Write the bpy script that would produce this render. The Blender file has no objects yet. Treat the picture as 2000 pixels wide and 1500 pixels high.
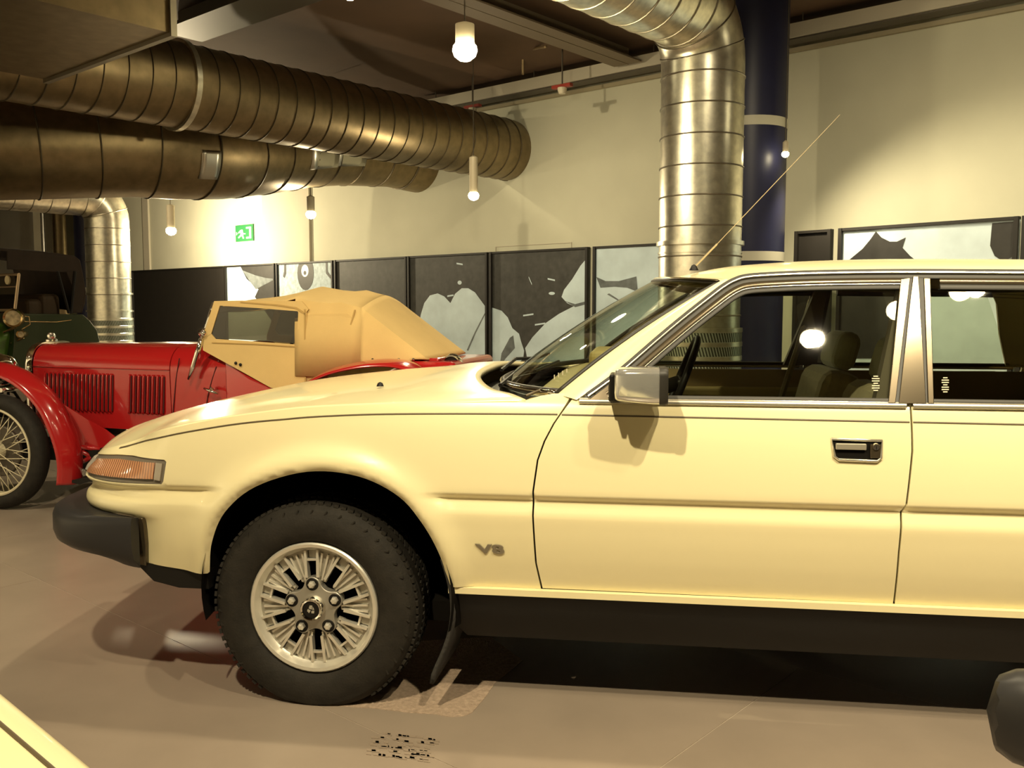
import bpy, bmesh, math, random
from math import sin, cos, pi, radians, sqrt, atan2, hypot
from mathutils import Vector, Matrix
from mathutils.geometry import delaunay_2d_cdt
random.seed(7)
SC = bpy.context.scene
COL = SC.collection

# ------------------------------------------------------------------ camera, world, exposure
FPX, CAMH = 1800.0, 1.172
PITCH = math.atan(150 / FPX)
cam_d = bpy.data.cameras.new('camera'); cam_d.sensor_width = 36.0; cam_d.lens = 36.0 * FPX / 2000
cam_d.clip_start = 0.05; cam_d.clip_end = 200
cam = bpy.data.objects.new('camera', cam_d); COL.objects.link(cam)
cam.location = (0, 0, CAMH); cam.rotation_euler = (pi / 2 - PITCH, 0, 0)
SC.camera = cam
SC.cycles.max_bounces = 7; SC.cycles.diffuse_bounces = 3; SC.cycles.glossy_bounces = 4; SC.cycles.transparent_max_bounces = 12; SC.cycles.caustics_reflective = False; SC.cycles.caustics_refractive = False
w = bpy.data.worlds.new('hall'); SC.world = w; w.use_nodes = True
w.node_tree.nodes['Background'].inputs[0].default_value = (1.0, 0.82, 0.5, 1)
w.node_tree.nodes['Background'].inputs[1].default_value = 0.05
vs = SC.view_settings
vs.view_transform = 'Standard'; vs.look = 'None'; vs.gamma = 1.0; vs.use_curve_mapping = False
vs.exposure = 0.0
KEY = 1.0           # overall lamp strength
WARM = (1.0, 0.84, 0.54)

# ------------------------------------------------------------------ geometry of the picture
R_, U_, F_ = Vector((1, 0, 0)), Vector((0, sin(PITCH), cos(PITCH))), Vector((0, cos(PITCH), -sin(PITCH)))
C_ = Vector((0, 0, CAMH))
def ray(u, v): return R_ * ((u - 1000) / FPX) + U_ * ((750 - v) / FPX) + F_
def at(u, v, d): return C_ + ray(u, v) * d
def on_plane(u, v, p, n):
    r = ray(u, v); return C_ + r * ((Vector(p) - C_).dot(n) / r.dot(n))
def on_floor(u, v): return on_plane(u, v, (0, 0, 0), Vector((0, 0, 1)))
class Frame:
    def __init__(s, O, yaw):
        s.O = Vector(O); s.yaw = yaw
        s.ex = Vector((cos(yaw), -sin(yaw), 0)); s.ey = Vector((sin(yaw), cos(yaw), 0))
    def px(s, u, v, y=0.0):
        q = on_plane(u, v, s.O + s.ey * y, s.ey) - s.O
        return q.dot(s.ex), q.z
    def w(s, x, y, z): return s.O + s.ex * x + s.ey * y + Vector((0, 0, z))

# ------------------------------------------------------------------ materials
MATS = {}
def mat(name, col, rough=0.5, metal=0.0, spec=0.5, coat=0.0, noise=0.0, nscale=8.0, bump=0.0, bscale=60.0, emit=None, estr=0.0, sheen=0.0):
    if name in MATS: return MATS[name]
    m = bpy.data.materials.new(name); m.use_nodes = True; nt = m.node_tree; b = nt.nodes['Principled BSDF']
    b.inputs['Base Color'].default_value = (*col, 1); b.inputs['Roughness'].default_value = rough
    b.inputs['Metallic'].default_value = metal; b.inputs['Specular IOR Level'].default_value = spec
    b.inputs['Coat Weight'].default_value = coat; b.inputs['Coat Roughness'].default_value = 0.04
    if sheen: b.inputs['Sheen Weight'].default_value = sheen
    if emit: b.inputs['Emission Color'].default_value = (*emit, 1); b.inputs['Emission Strength'].default_value = estr
    if noise or bump:
        tc = nt.nodes.new('ShaderNodeTexCoord')
    if noise:
        n = nt.nodes.new('ShaderNodeTexNoise'); n.inputs['Scale'].default_value = nscale; n.inputs['Detail'].default_value = 5
        nt.links.new(tc.outputs['Object'], n.inputs['Vector'])
        r = nt.nodes.new('ShaderNodeMapRange'); r.inputs[1].default_value = 0.3; r.inputs[2].default_value = 0.7
        r.inputs[3].default_value = 1 - noise; r.inputs[4].default_value = 1 + noise
        nt.links.new(n.outputs['Fac'], r.inputs[0])
        mx = nt.nodes.new('ShaderNodeVectorMath'); mx.operation = 'SCALE'; mx.inputs[0].default_value = col
        nt.links.new(r.outputs[0], mx.inputs['Scale']); nt.links.new(mx.outputs[0], b.inputs['Base Color'])
    if bump:
        n2 = nt.nodes.new('ShaderNodeTexNoise'); n2.inputs['Scale'].default_value = bscale; n2.inputs['Detail'].default_value = 3
        nt.links.new(tc.outputs['Object'], n2.inputs['Vector'])
        bp = nt.nodes.new('ShaderNodeBump'); bp.inputs['Strength'].default_value = bump; bp.inputs['Distance'].default_value = 0.01
        nt.links.new(n2.outputs['Fac'], bp.inputs['Height']); nt.links.new(bp.outputs[0], b.inputs['Normal'])
    MATS[name] = m; return m
def glass_mat(name, tint, refl=1.0, opac=0.0, ocol=(0.1, 0.1, 0.08)):
    if name in MATS: return MATS[name]
    m = bpy.data.materials.new(name); m.use_nodes = True; nt = m.node_tree; nt.nodes.clear()
    o = nt.nodes.new('ShaderNodeOutputMaterial'); mx = nt.nodes.new('ShaderNodeMixShader')
    t = nt.nodes.new('ShaderNodeBsdfTransparent'); t.inputs[0].default_value = (*tint, 1)
    g = nt.nodes.new('ShaderNodeBsdfGlossy'); g.inputs['Roughness'].default_value = 0.015
    geo = nt.nodes.new('ShaderNodeNewGeometry'); dt = nt.nodes.new('ShaderNodeVectorMath'); dt.operation = 'DOT_PRODUCT'
    nt.links.new(geo.outputs['Normal'], dt.inputs[0]); nt.links.new(geo.outputs['Incoming'], dt.inputs[1])
    def mth(op, a, b):
        q = nt.nodes.new('ShaderNodeMath'); q.operation = op
        for i, x in enumerate((a, b)):
            if isinstance(x, (int, float)): q.inputs[i].default_value = x
            elif x is not None: nt.links.new(x, q.inputs[i])
        return q.outputs[0]
    c = mth('ABSOLUTE', dt.outputs['Value'], None); fr = mth('ADD', mth('MULTIPLY', mth('POWER', mth('SUBTRACT', 1.0, c), 5.0), 0.95), 0.05)
    nt.links.new(mth('MULTIPLY', fr, refl), mx.inputs[0])
    nt.links.new(t.outputs[0], mx.inputs[1]); nt.links.new(g.outputs[0], mx.inputs[2])
    nt.links.new(mx.outputs[0], o.inputs[0]); MATS[name] = m; return m
def ribbed(name, col, axis, freq, rough=0.2, metal=0.0, strength=0.6, dark=None):
    """fine flutes or perforations too small to model singly"""
    if name in MATS: return MATS[name]
    m = mat(name, col, rough, metal); nt = m.node_tree; b = nt.nodes['Principled BSDF']
    tc = nt.nodes.new('ShaderNodeTexCoord'); wv = nt.nodes.new('ShaderNodeTexWave'); wv.bands_direction = axis
    wv.inputs['Scale'].default_value = freq; wv.inputs['Distortion'].default_value = 0
    nt.links.new(tc.outputs['Object'], wv.inputs['Vector'])
    bp = nt.nodes.new('ShaderNodeBump'); bp.inputs['Strength'].default_value = strength; bp.inputs['Distance'].default_value = 0.004
    nt.links.new(wv.outputs['Fac'], bp.inputs['Height']); nt.links.new(bp.outputs[0], b.inputs['Normal'])
    if dark:
        mx = nt.nodes.new('ShaderNodeMix'); mx.data_type = 'RGBA'
        mx.inputs[6].default_value = (*dark, 1); mx.inputs[7].default_value = (*col, 1)
        nt.links.new(wv.outputs['Fac'], mx.inputs[0]); nt.links.new(mx.outputs[2], b.inputs['Base Color'])
    return m

PAINT = mat('cream_paint', (0.80, 0.72, 0.44), 0.26, coat=0.45, spec=0.4)
CHROME = mat('chrome', (0.86, 0.83, 0.76), 0.06, 1.0)
ALLOY = mat('alloy', (0.78, 0.75, 0.66), 0.34, 0.65)
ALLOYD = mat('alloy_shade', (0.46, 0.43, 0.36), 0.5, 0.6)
BRONZE = mat('bronze_trim', (0.095, 0.075, 0.047), 0.22, 0.6)
BRIGHT = mat('bright_trim', (0.86, 0.82, 0.68), 0.22, 0.85)
BLACK = mat('black_trim', (0.006, 0.005, 0.004), 0.5, spec=0.3)
SEAL = mat('rubber_seal', (0.018, 0.016, 0.012), 0.5)
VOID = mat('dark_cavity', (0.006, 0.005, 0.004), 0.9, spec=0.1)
RUBBER = mat('tyre_rubber', (0.017, 0.0145, 0.011), 0.75, spec=0.3, noise=0.25, nscale=30, bump=0.15, bscale=160)
BUMPER = mat('bumper_rubber', (0.022, 0.021, 0.022), 0.42, spec=0.4)
VELOUR = mat('seat_velour', (0.30, 0.25, 0.13), 0.9, sheen=0.3, noise=0.1, nscale=40)
TRIMBR = mat('interior_trim', (0.30, 0.22, 0.11), 0.7)
DASH = mat('dash_vinyl', (0.34, 0.26, 0.10), 0.55)
GLASS = glass_mat('car_glass', (0.78, 0.82, 0.72), 1.0)
SCREEN = glass_mat('screen_glass', (0.80, 0.86, 0.78), 0.9)

# ------------------------------------------------------------------ mesh helpers
class MB:
    def __init__(s): s.v = []; s.f = []
    def add(s, vs, fs):
        o = len(s.v); s.v += [tuple(p) for p in vs]; s.f += [tuple(i + o for i in f) for f in fs]; return s
    def box(s, c, d, rot=None):
        hx, hy, hz = d[0] / 2, d[1] / 2, d[2] / 2
        vs = [Vector((x, y, z)) for x in (-hx, hx) for y in (-hy, hy) for z in (-hz, hz)]
        if rot: vs = [rot @ p for p in vs]
        return s.add([p + Vector(c) for p in vs], [(0, 1, 3, 2), (4, 6, 7, 5), (0, 4, 5, 1), (2, 3, 7, 6), (0, 2, 6, 4), (1, 5, 7, 3)])
    def tube(s, pts, r, seg=10, closed=False, cap=True):
        pts = [Vector(p) for p in pts]; n = len(pts); rings = []
        rr = r if isinstance(r, (list, tuple)) else [r] * n
        prev = None
        for i, p in enumerate(pts):
            a = pts[(i - 1) % n] if (i > 0 or closed) else p; b = pts[(i + 1) % n] if (i < n - 1 or closed) else p
            t = (b - a).normalized()
            if prev is None:
                h = Vector((0, 0, 1)) if abs(t.z) < 0.9 else Vector((1, 0, 0)); prev = t.cross(h).normalized()
            e1 = (prev - t * prev.dot(t)).normalized(); e2 = t.cross(e1); prev = e1
            rings.append([p + (e1 * cos(2 * pi * k / seg) + e2 * sin(2 * pi * k / seg)) * rr[i] for k in range(seg)])
        vs = [q for g in rings for q in g]; fs = []
        for i in range(n if closed else n - 1):
            j = (i + 1) % n
            for k in range(seg): fs.append((i * seg + k, i * seg + (k + 1) % seg, j * seg + (k + 1) % seg, j * seg + k))
        if cap and not closed: fs += [tuple(range(seg))[::-1], tuple((n - 1) * seg + k for k in range(seg))]
        return s.add(vs, fs)
    def lathe(s, prof, seg=48, axis='y', c=(0, 0, 0), closed=False, a0=0.0, a1=2 * pi):
        full = abs(a1 - a0 - 2 * pi) < 1e-6; m = seg if full else seg + 1; vs = []; fs = []; n = len(prof)
        for k in range(m):
            a = a0 + (a1 - a0) * k / seg
            for r, h in prof:
                x, y = r * cos(a), r * sin(a)
                p = {'y': (x, h, y), 'z': (x, y, h), 'x': (h, x, y)}[axis]
                vs.append(Vector(p) + Vector(c))
        for k in range(seg):
            k2 = (k + 1) % m
            for i in range(n if closed else n - 1):
                j = (i + 1) % n; fs.append((k * n + i, k * n + j, k2 * n + j, k2 * n + i))
        return s.add(vs, fs)
    def prism(s, poly, fn, d):
        """poly: 2-D outline, fn(a, b, h) -> 3-D, extruded over h in 0..d"""
        n = len(poly); vs = [Vector(fn(a, b, 0)) for a, b in poly] + [Vector(fn(a, b, d)) for a, b in poly]
        return s.add(vs, [tuple(range(n)), tuple(range(2 * n - 1, n - 1, -1))] + [(i, i + n, (i + 1) % n + n, (i + 1) % n) for i in range(n)])
    def grid(s, fn, nu, nv, flip=False):
        vs = [Vector(fn(i / nu, j / nv)) for i in range(nu + 1) for j in range(nv + 1)]; fs = []
        for i in range(nu):
            for j in range(nv):
                q = (i * (nv + 1) + j, (i + 1) * (nv + 1) + j, (i + 1) * (nv + 1) + j + 1, i * (nv + 1) + j + 1)
                fs.append(q[::-1] if flip else q)
        return s.add(vs, fs)
    def mesh(s, name, m, smooth=False):
        me = bpy.data.meshes.new(name); me.from_pydata(s.v, [], s.f); me.update(calc_edges=True)
        bm = bmesh.new(); bm.from_mesh(me); bmesh.ops.recalc_face_normals(bm, faces=bm.faces); bm.to_mesh(me); bm.free()
        if smooth:
            me.polygons.foreach_set('use_smooth', [True] * len(me.polygons))
            if smooth != True: me.set_sharp_from_angle(angle=radians(smooth))
        if m: me.materials.append(m)
        return me
    def build(s, name, m, parent=None, smooth=False, bevel=0.0, loc=None, rot=None, sub=0):
        o = link(name, s.mesh(name, m, smooth), parent)
        if loc is not None: o.location = loc
        if rot is not None: o.rotation_euler = rot
        if bevel:
            b = o.modifiers.new('b', 'BEVEL'); b.width = bevel; b.segments = 3; b.limit_method = 'ANGLE'; b.angle_limit = radians(35); b.harden_normals = False
        if sub:
            d = o.modifiers.new('s', 'SUBSURF'); d.levels = sub; d.render_levels = sub
        return o
def link(name, data, parent=None):
    o = bpy.data.objects.new(name, data); COL.objects.link(o)
    if parent: o.parent = parent
    return o
def tag(o, label=None, cat=None, group=None, kind=None):
    if label: o['label'] = label
    if cat: o['category'] = cat
    if group: o['group'] = group
    if kind: o['kind'] = kind
    return o
def empty(name, loc=(0, 0, 0), rz=0.0, label=None, cat=None, group=None):
    o = link(name, None); o.location = loc; o.rotation_euler = (0, 0, rz); o.empty_display_size = 0.1
    return tag(o, label, cat, group)
def dup(o, parent, loc=None, rot=None):
    c = o.copy(); COL.objects.link(c); c.parent = parent
    if loc is not None: c.location = loc
    if rot is not None: c.rotation_euler = rot
    return c
def lerp(a, b, t): return a + (b - a) * t
def tab(x, T):
    if x <= T[0][0]: return T[0][1]
    for (a, p), (b, q) in zip(T, T[1:]):
        if x <= b: return p + (q - p) * (x - a) / (b - a)
    return T[-1][1]
def pchip(T):
    xs = [a for a, _ in T]; ys = [b for _, b in T]; n = len(xs); d = [(ys[i + 1] - ys[i]) / (xs[i + 1] - xs[i]) for i in range(n - 1)]
    m = [d[0]] + [0 if d[i - 1] * d[i] <= 0 else 2 * d[i - 1] * d[i] / (d[i - 1] + d[i]) for i in range(1, n - 1)] + [d[-1]]
    def f(x):
        if x <= xs[0]: return ys[0] + m[0] * (x - xs[0])
        if x >= xs[-1]: return ys[-1] + m[-1] * (x - xs[-1])
        i = 0
        while x > xs[i + 1]: i += 1
        h = xs[i + 1] - xs[i]; t = (x - xs[i]) / h; t2, t3 = t * t, t * t * t
        return ys[i] * (2 * t3 - 3 * t2 + 1) + h * m[i] * (t3 - 2 * t2 + t) + ys[i + 1] * (3 * t2 - 2 * t3) + h * m[i + 1] * (t3 - t2)
    return f
def sstep(a, b, x):
    t = max(0.0, min(1.0, (x - a) / (b - a))); return t * t * (3 - 2 * t)
def spline(P, n=8, closed=False):
    out = []; N = len(P)
    for i in range(N if closed else N - 1):
        g = lambda k: P[k % N] if closed else P[max(0, min(N - 1, k))]
        p0, p1, p2, p3 = g(i - 1), g(i), g(i + 1), g(i + 2)
        for k in range(n):
            t = k / n
            out.append(tuple(0.5 * (2 * b + (c - a) * t + (2 * a - 5 * b + 4 * c - d) * t * t + (3 * b - a - 3 * c + d) * t ** 3) for a, b, c, d in zip(p0, p1, p2, p3)))
    if not closed: out.append(tuple(P[-1]))
    return out
def inside(x, y, P):
    c = False; n = len(P)
    for i in range(n):
        (x1, y1), (x2, y2) = P[i], P[i - 1]
        if (y1 > y) != (y2 > y) and x < (x2 - x1) * (y - y1) / (y2 - y1) + x1: c = not c
    return c
def near_edge(x, y, P, d):
    n = len(P); d2 = d * d
    for i in range(n):
        ax, ay = P[i - 1]; bx, by = P[i]; vx, vy = bx - ax, by - ay; L = vx * vx + vy * vy or 1e-12
        t = max(0, min(1, ((x - ax) * vx + (y - ay) * vy) / L)); qx, qy = ax + vx * t - x, ay + vy * t - y
        if qx * qx + qy * qy < d2: return True
    return False
def panel(name, outline, fn, m, parent, step=0.02, rows=(), flange=0.012, eps=0.003, lift=0.0):
    """sheet over a 2-D outline laid on the surface fn(a, b) -> 3-D, true normals, returned edges"""
    P = []
    for i in range(len(outline)):
        a, b = outline[i], outline[(i + 1) % len(outline)]; L = hypot(b[0] - a[0], b[1] - a[1]); k = max(1, int(math.ceil(L / step)))
        P += [(lerp(a[0], b[0], t / k), lerp(a[1], b[1], t / k)) for t in range(k)]
    x0, x1 = min(p[0] for p in P), max(p[0] for p in P); y0, y1 = min(p[1] for p in P), max(p[1] for p in P)
    ys = [y0 + step * (i + 0.5) for i in range(int((y1 - y0) / step) + 1)]
    ys = [y for y in ys if all(abs(y - r) > 0.004 for r in rows)] + [r for r in rows if y0 < r < y1]
    xs = [x0 + step * (i + 0.5) for i in range(int((x1 - x0) / step) + 1)]
    Q = list(P) + [(x, y) for y in sorted(ys) for x in xs if inside(x, y, P) and not near_edge(x, y, P, step * 0.35 if step < 0.03 else step * 0.3)]
    n = len(P)
    vo, _, fo, *_r = delaunay_2d_cdt([Vector(q) for q in Q], [], [list(range(n))], 1, 1e-6)
    def N(a, b):
        pa = Vector(fn(a + eps, b)) - Vector(fn(a - eps, b)); pb = Vector(fn(a, b + eps)) - Vector(fn(a, b - eps))
        return pa.cross(pb).normalized()
    pos = []; nor = []
    for q in vo:
        p = Vector(fn(q.x, q.y)); k = N(q.x, q.y); pos.append(p + k * lift); nor.append(k)
    # orient faces along N
    faces = []
    for f in fo:
        a, b, c = (vo[i] for i in f[:3]); s = (b - a).cross(c - a) if hasattr((b - a), 'cross') else 0
        faces.append(tuple(f) if s > 0 else tuple(f)[::-1])
    if flange:
        from collections import Counter
        cnt = Counter(); direct = {}
        for f in faces:
            for i in range(len(f)):
                e = (f[i], f[(i + 1) % len(f)]); cnt[frozenset(e)] += 1; direct[frozenset(e)] = e
        for k, c in cnt.items():
            if c == 1:
                a, b = direct[k]; o = len(pos); t = (pos[b] - pos[a]); nn = t.cross(nor[a] + nor[b])
                nn = nn.normalized() if nn.length > 1e-9 else nor[a]
                pos += [pos[a], pos[b], pos[b] - nor[b] * flange, pos[a] - nor[a] * flange]; nor += [nn] * 4
                faces.append((o, o + 3, o + 2, o + 1))
    me = bpy.data.meshes.new(name); me.from_pydata([tuple(p) for p in pos], [], faces); me.update(calc_edges=True)
    me.polygons.foreach_set('use_smooth', [True] * len(me.polygons)); me.normals_split_custom_set_from_vertices([tuple(k) for k in nor])
    me.materials.append(m)
    return link(name, me, parent)
def ribbon(name, path, fn, m, parent, w0, w1, h, seg=None):
    """raised moulding: runs along a 2-D path between the side offsets w0..w1, h proud of fn"""
    n = len(path); sec = [(w0, -0.004), (w0, h * 0.6), (w0 + (w1 - w0) * 0.25, h), (w0 + (w1 - w0) * 0.75, h), (w1, h * 0.6), (w1, -0.004)]
    vs = []; e = 0.003
    for i in range(n):
        a = path[max(0, i - 1)]; b = path[min(n - 1, i + 1)]; t = Vector((b[0] - a[0], b[1] - a[1])).normalized(); k = Vector((t.y, -t.x))
        for o, hh in sec:
            q = (path[i][0] + k.x * o, path[i][1] + k.y * o); p = Vector(fn(*q))
            N = (Vector(fn(q[0] + e, q[1])) - Vector(fn(q[0] - e, q[1]))).cross(Vector(fn(q[0], q[1] + e)) - Vector(fn(q[0], q[1] - e))).normalized()
            vs.append(p + N * hh)
    S = len(sec); fs = [(i * S + k, (i + 1) * S + k, (i + 1) * S + k + 1, i * S + k + 1) for i in range(n - 1) for k in range(S - 1)]
    fs += [tuple(range(S)), tuple((n - 1) * S + k for k in range(S))[::-1]]
    return MB().add(vs, fs).build(name, m, parent, smooth=50)
def offset2(path, d):
    out = []; n = len(path)
    for i in range(n):
        a = path[max(0, i - 1)]; b = path[min(n - 1, i + 1)]; t = Vector((b[0] - a[0], b[1] - a[1])).normalized()
        out.append((path[i][0] + t.y * d, path[i][1] - t.x * d))
    return out

# ------------------------------------------------------------------ the hall: floor, walls, ceiling
BETA = radians(40.7)
WD, WN = Vector((cos(BETA), -sin(BETA), 0)), Vector((-sin(BETA), -cos(BETA), 0))
W0 = at(1290, 480, 12.46); W0.z = 0
CEIL = 4.55
M_WALL = mat('wall_plaster', (0.58, 0.57, 0.44), 0.85, noise=0.05, nscale=1.2, bump=0.05, bscale=40)
M_WALL2 = mat('wall_plaster_side', (0.58, 0.55, 0.47), 0.85, noise=0.05, nscale=1.2)
M_CEIL = mat('ceiling_soffit', (0.10, 0.055, 0.028), 0.8, noise=0.12, nscale=1.5)
M_TILE = mat('floor_vinyl', (0.285, 0.232, 0.185), 0.27, spec=0.45, noise=0.07, nscale=3.0, bump=0.012, bscale=25)
M_JOINT = mat('floor_joint', (0.46, 0.39, 0.31), 0.6)
M_DARKMET = mat('dark_steel', (0.10, 0.085, 0.065), 0.5, 0.5)
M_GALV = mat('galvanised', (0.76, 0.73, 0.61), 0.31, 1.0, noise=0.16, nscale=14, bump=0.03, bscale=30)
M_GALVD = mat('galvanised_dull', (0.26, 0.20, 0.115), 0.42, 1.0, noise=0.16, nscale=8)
M_SEAMD = mat('duct_seam_dark', (0.10, 0.08, 0.05), 0.5, 0.8)
M_SEAM = mat('duct_seam', (0.30, 0.27, 0.21), 0.45, 1.0)
def wallpt(x, out=0.0, z=0.0): return W0 + WD * x + WN * out + Vector((0, 0, z))
def wall_px(u, v, out=0.0):
    q = on_plane(u, v, W0 + WN * out, WN); return (q - W0).dot(WD), q.z
ROTW = Matrix.Rotation(-BETA, 3, 'Z')
def wbox(mb, x0, x1, o0, o1, z0, z1):
    c = wallpt((x0 + x1) / 2, (o0 + o1) / 2, (z0 + z1) / 2); return mb.box(c, (x1 - x0, abs(o1 - o0), z1 - z0), ROTW)
fl = tag(MB().box((0, 8, -0.1015), (60, 60, 0.2)).build('floor', M_JOINT), kind='structure')
# large floor sheets laid square to the building
tw, tl = 1.2, 3.8
tile_me = MB().box((0, 0, -0.0007), (tl - 0.003, tw - 0.003, 0.0014)).mesh('floor_tile', M_TILE)
ca, cb = 1.622 - tw * 0.5, -4.09
for i in range(-9, 14):
    for j in range(-5, 6):
        a = ca + tw * i + tw; b = cb + tl * (j + 0.5) + (1.5 if i % 2 else -0.9)
        if i in (-1,): b = cb + tl * (j + 0.5)
        n_, d_ = Vector((sin(BETA), cos(BETA), 0)), WD
        p = n_ * a + d_ * b
        if abs(p.x) > 14 or p.y > 24 or p.y < -6: continue
        o = link('floor_tile', tile_me, fl); o.location = p; o.rotation_euler = (0, 0, -BETA)
XL = wall_px(150, 500)[0]
tag(wbox(MB(), XL, 14, -0.3, 0, 0, CEIL).build('wall_back', M_WALL), kind='structure')
tag(wbox(MB(), XL - 18, XL + 0.3, -4.6, -4.3, 0, CEIL).build('wall_recess', M_WALL), kind='structure')
XR = wall_px(65, 440, -1.2)[0]
tag(wbox(MB(), XR - 14, XR, -1.5, -1.2, 0, CEIL).build('wall_left', M_WALL2), kind='structure')
tag(wbox(MB(), 13.7, 14, 0, 30, 0, CEIL).build('wall_right', M_WALL2), kind='structure')
tag(wbox(MB(), -28, 14, 17.0, 17.3, 0, CEIL).build('wall_front', M_WALL2), kind='structure')
tag(wbox(MB(), -28.3, -28, -5, 17, 0, CEIL).build('wall_side', M_WALL2), kind='structure')
tag(MB().box((-3, 8, CEIL + 0.1), (60, 60, 0.2)).build('ceiling', M_CEIL), kind='structure')
# pilasters and marks on the long wall
def wtrim(name, u0, u1, v0, v1, out, m):
    xa, za = wall_px(u0, v0, 0); xb, zb = wall_px(u1, v1, 0)
    return tag(wbox(MB(), xa, xb, 0, out, min(za, zb), max(za, zb)).build(name, m), kind='structure')
M_PIL = mat('pilaster_plaster', (0.50, 0.46, 0.36), 0.85, noise=0.05, nscale=2)
xa, _ = wall_px(517, 450); xb, _ = wall_px(608, 450)
tag(wbox(MB(), xa, xb, 0, 0.05, 2.02, CEIL).build('trim_1', M_PIL), kind='structure')
xa, _ = wall_px(282, 450); xb, _ = wall_px(293, 450)
tag(wbox(MB(), xa, xb, 0, 0.04, 2.02, CEIL).build('trim_2', M_PIL), kind='structure')
# shallow outline of a wall hatch above the boards
xa, za = wall_px(968, 485); xb, zb = wall_px(1117, 474); za = wall_px(968, 483)[1]
hb = MB(); t = 0.012
for (p0, p1, q0, q1) in ((xa, xb, za, za + t), (xa, xb, za - 0.13, za - 0.13 + t), (xa, xa + t, za - 0.13, za), (xb - t, xb, za - 0.13, za)):
    wbox(hb, p0, p1, 0, 0.012, q0, q1)
tag(hb.build('trim_3', M_PIL), kind='structure')

# exit sign
M_GREEN = mat('sign_green', (0.02, 0.16, 0.05), 0.5); M_WHITE = mat('sign_white', (0.75, 0.76, 0.68), 0.6)
sg = empty('exit_sign', label='small green exit sign with white running figure on the pale wall', cat='exit sign')
x0, z1 = wall_px(462, 441); x1, z0 = wall_px(497, 470)
wbox(MB(), x0, x1, 0, 0.03, z0, z1).build('plate', M_GREEN, sg)
W_ = x1 - x0; H_ = z1 - z0
def wpoly(name, pts, m, parent, out, th=0.004):
    return MB().prism(pts, lambda a, b, h: wallpt(a, out + h, b), th).build(name, m, parent)
fx = lambda a, b: (x0 + W_ * a, z0 + H_ * b)
wpoly('door_mark', [fx(.62, .15), fx(.9, .15), fx(.9, .85), fx(.62, .85), fx(.62, .75), fx(.8, .75), fx(.8, .25), fx(.62, .25)], M_WHITE, sg, 0.03)
wpoly('figure_mark', [fx(.3, .7), fx(.42, .72), fx(.46, .5), fx(.58, .48), fx(.58, .42), fx(.44, .42), fx(.5, .18), fx(.43, .16), fx(.36, .36), fx(.2, .2), fx(.15, .26), fx(.3, .42), fx(.3, .56), fx(.18, .5), fx(.16, .56)], M_WHITE, sg, 0.03)
wpoly('arrow_mark', [fx(.06, .4), fx(.13, .5), fx(.06, .6)], M_WHITE, sg, 0.03)

# ------------------------------------------------------------------ photograph boards along the wall
M_BOARD = mat('board_black', (0.009, 0.007, 0.005), 0.6, noise=0.15, nscale=6)
M_BGREY = mat('board_charcoal', (0.042, 0.042, 0.038), 0.6, noise=0.3, nscale=9)
M_PALE = mat('print_pale', (0.60, 0.73, 0.79), 0.6, noise=0.16, nscale=2.2)
M_PALE2 = mat('print_grain', (0.36, 0.45, 0.49), 0.6, noise=0.28, nscale=14)
M_PGREY = mat('print_grey', (0.13, 0.15, 0.155), 0.6, noise=0.3, nscale=9)
M_PDARK = mat('print_dark', (0.022, 0.021, 0.019), 0.6, noise=0.2, nscale=9)
ZT = 2.0
class Wall2:   # a plane carrying boards
    def __init__(s, p, d): s.p = Vector(p); s.d = d.normalized(); s.n = Vector((s.d.y, -s.d.x, 0)); s.n = s.n if s.n.dot(-s.p) > 0 else -s.n
    def px(s, u, v): q = on_plane(u, v, s.p, s.n); return (q - s.p).dot(s.d), q.z
    def w(s, x, out, z): return Vector((s.p.x, s.p.y, 0)) + s.d * x + s.n * out + Vector((0, 0, z))
WB = Wall2((W0 + WN * 0.05), WD)
P1, P2 = at(1553, 458, 10.5), at(2000, 428, 8.7)
WR = Wall2((P1.x, P1.y, 0), Vector((P2.x - P1.x, P2.y - P1.y, 0)))
def board(wp, u0, u1, m, label, shapes=(), v=520, z0=0.25):
    x0 = wp.px(u0, v)[0]; x1 = wp.px(u1, v)[0]
    e = empty('photo_board', wp.w((x0 + x1) / 2, 0, 0), label=label, cat='photo board', group='photograph boards along the wall')
    inv = e.location.copy()
    L = lambda p: Vector(p) - inv
    MB().prism([(x0, z0), (x1, z0), (x1, ZT), (x0, ZT)], lambda a, b, h: L(wp.w(a, h - 0.03, b)), 0.03).build('backing', m, e)
    for k, (nm, sm, poly, lay) in enumerate(shapes):
        pp = [wp.px(a, b) for a, b in poly]; pp = [(min(max(a, x0), x1), min(b, ZT)) for a, b in pp]
        MB().prism(pp, lambda a, b, h: L(wp.w(a, h + 0.002 * lay, b)), 0.002).build(nm, sm, e)
    for xx in (x0 + 0.022, x1 - 0.022):
        MB().prism([(xx - 0.02, z0 - 0.24), (xx + 0.02, z0 - 0.24), (xx + 0.02, ZT + 0.03), (xx - 0.02, ZT + 0.03)], lambda a, b, h: L(wp.w(a, h - 0.03, b)), 0.07).build('frame_post', M_BOARD, e)
    MB().prism([(x0, ZT), (x1, ZT), (x1, ZT + 0.03), (x0, ZT + 0.03)], lambda a, b, h: L(wp.w(a, h - 0.03, b)), 0.06).build('frame_rail', M_BOARD, e)
    return e
def ell(cx, cy, rx, ry, n=20): return [(cx + rx * cos(2 * pi * k / n), cy + ry * sin(2 * pi * k / n)) for k in range(n)]
board(WB, 258, 440, M_BOARD, 'plain black photo board beside the left galvanised duct')
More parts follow.
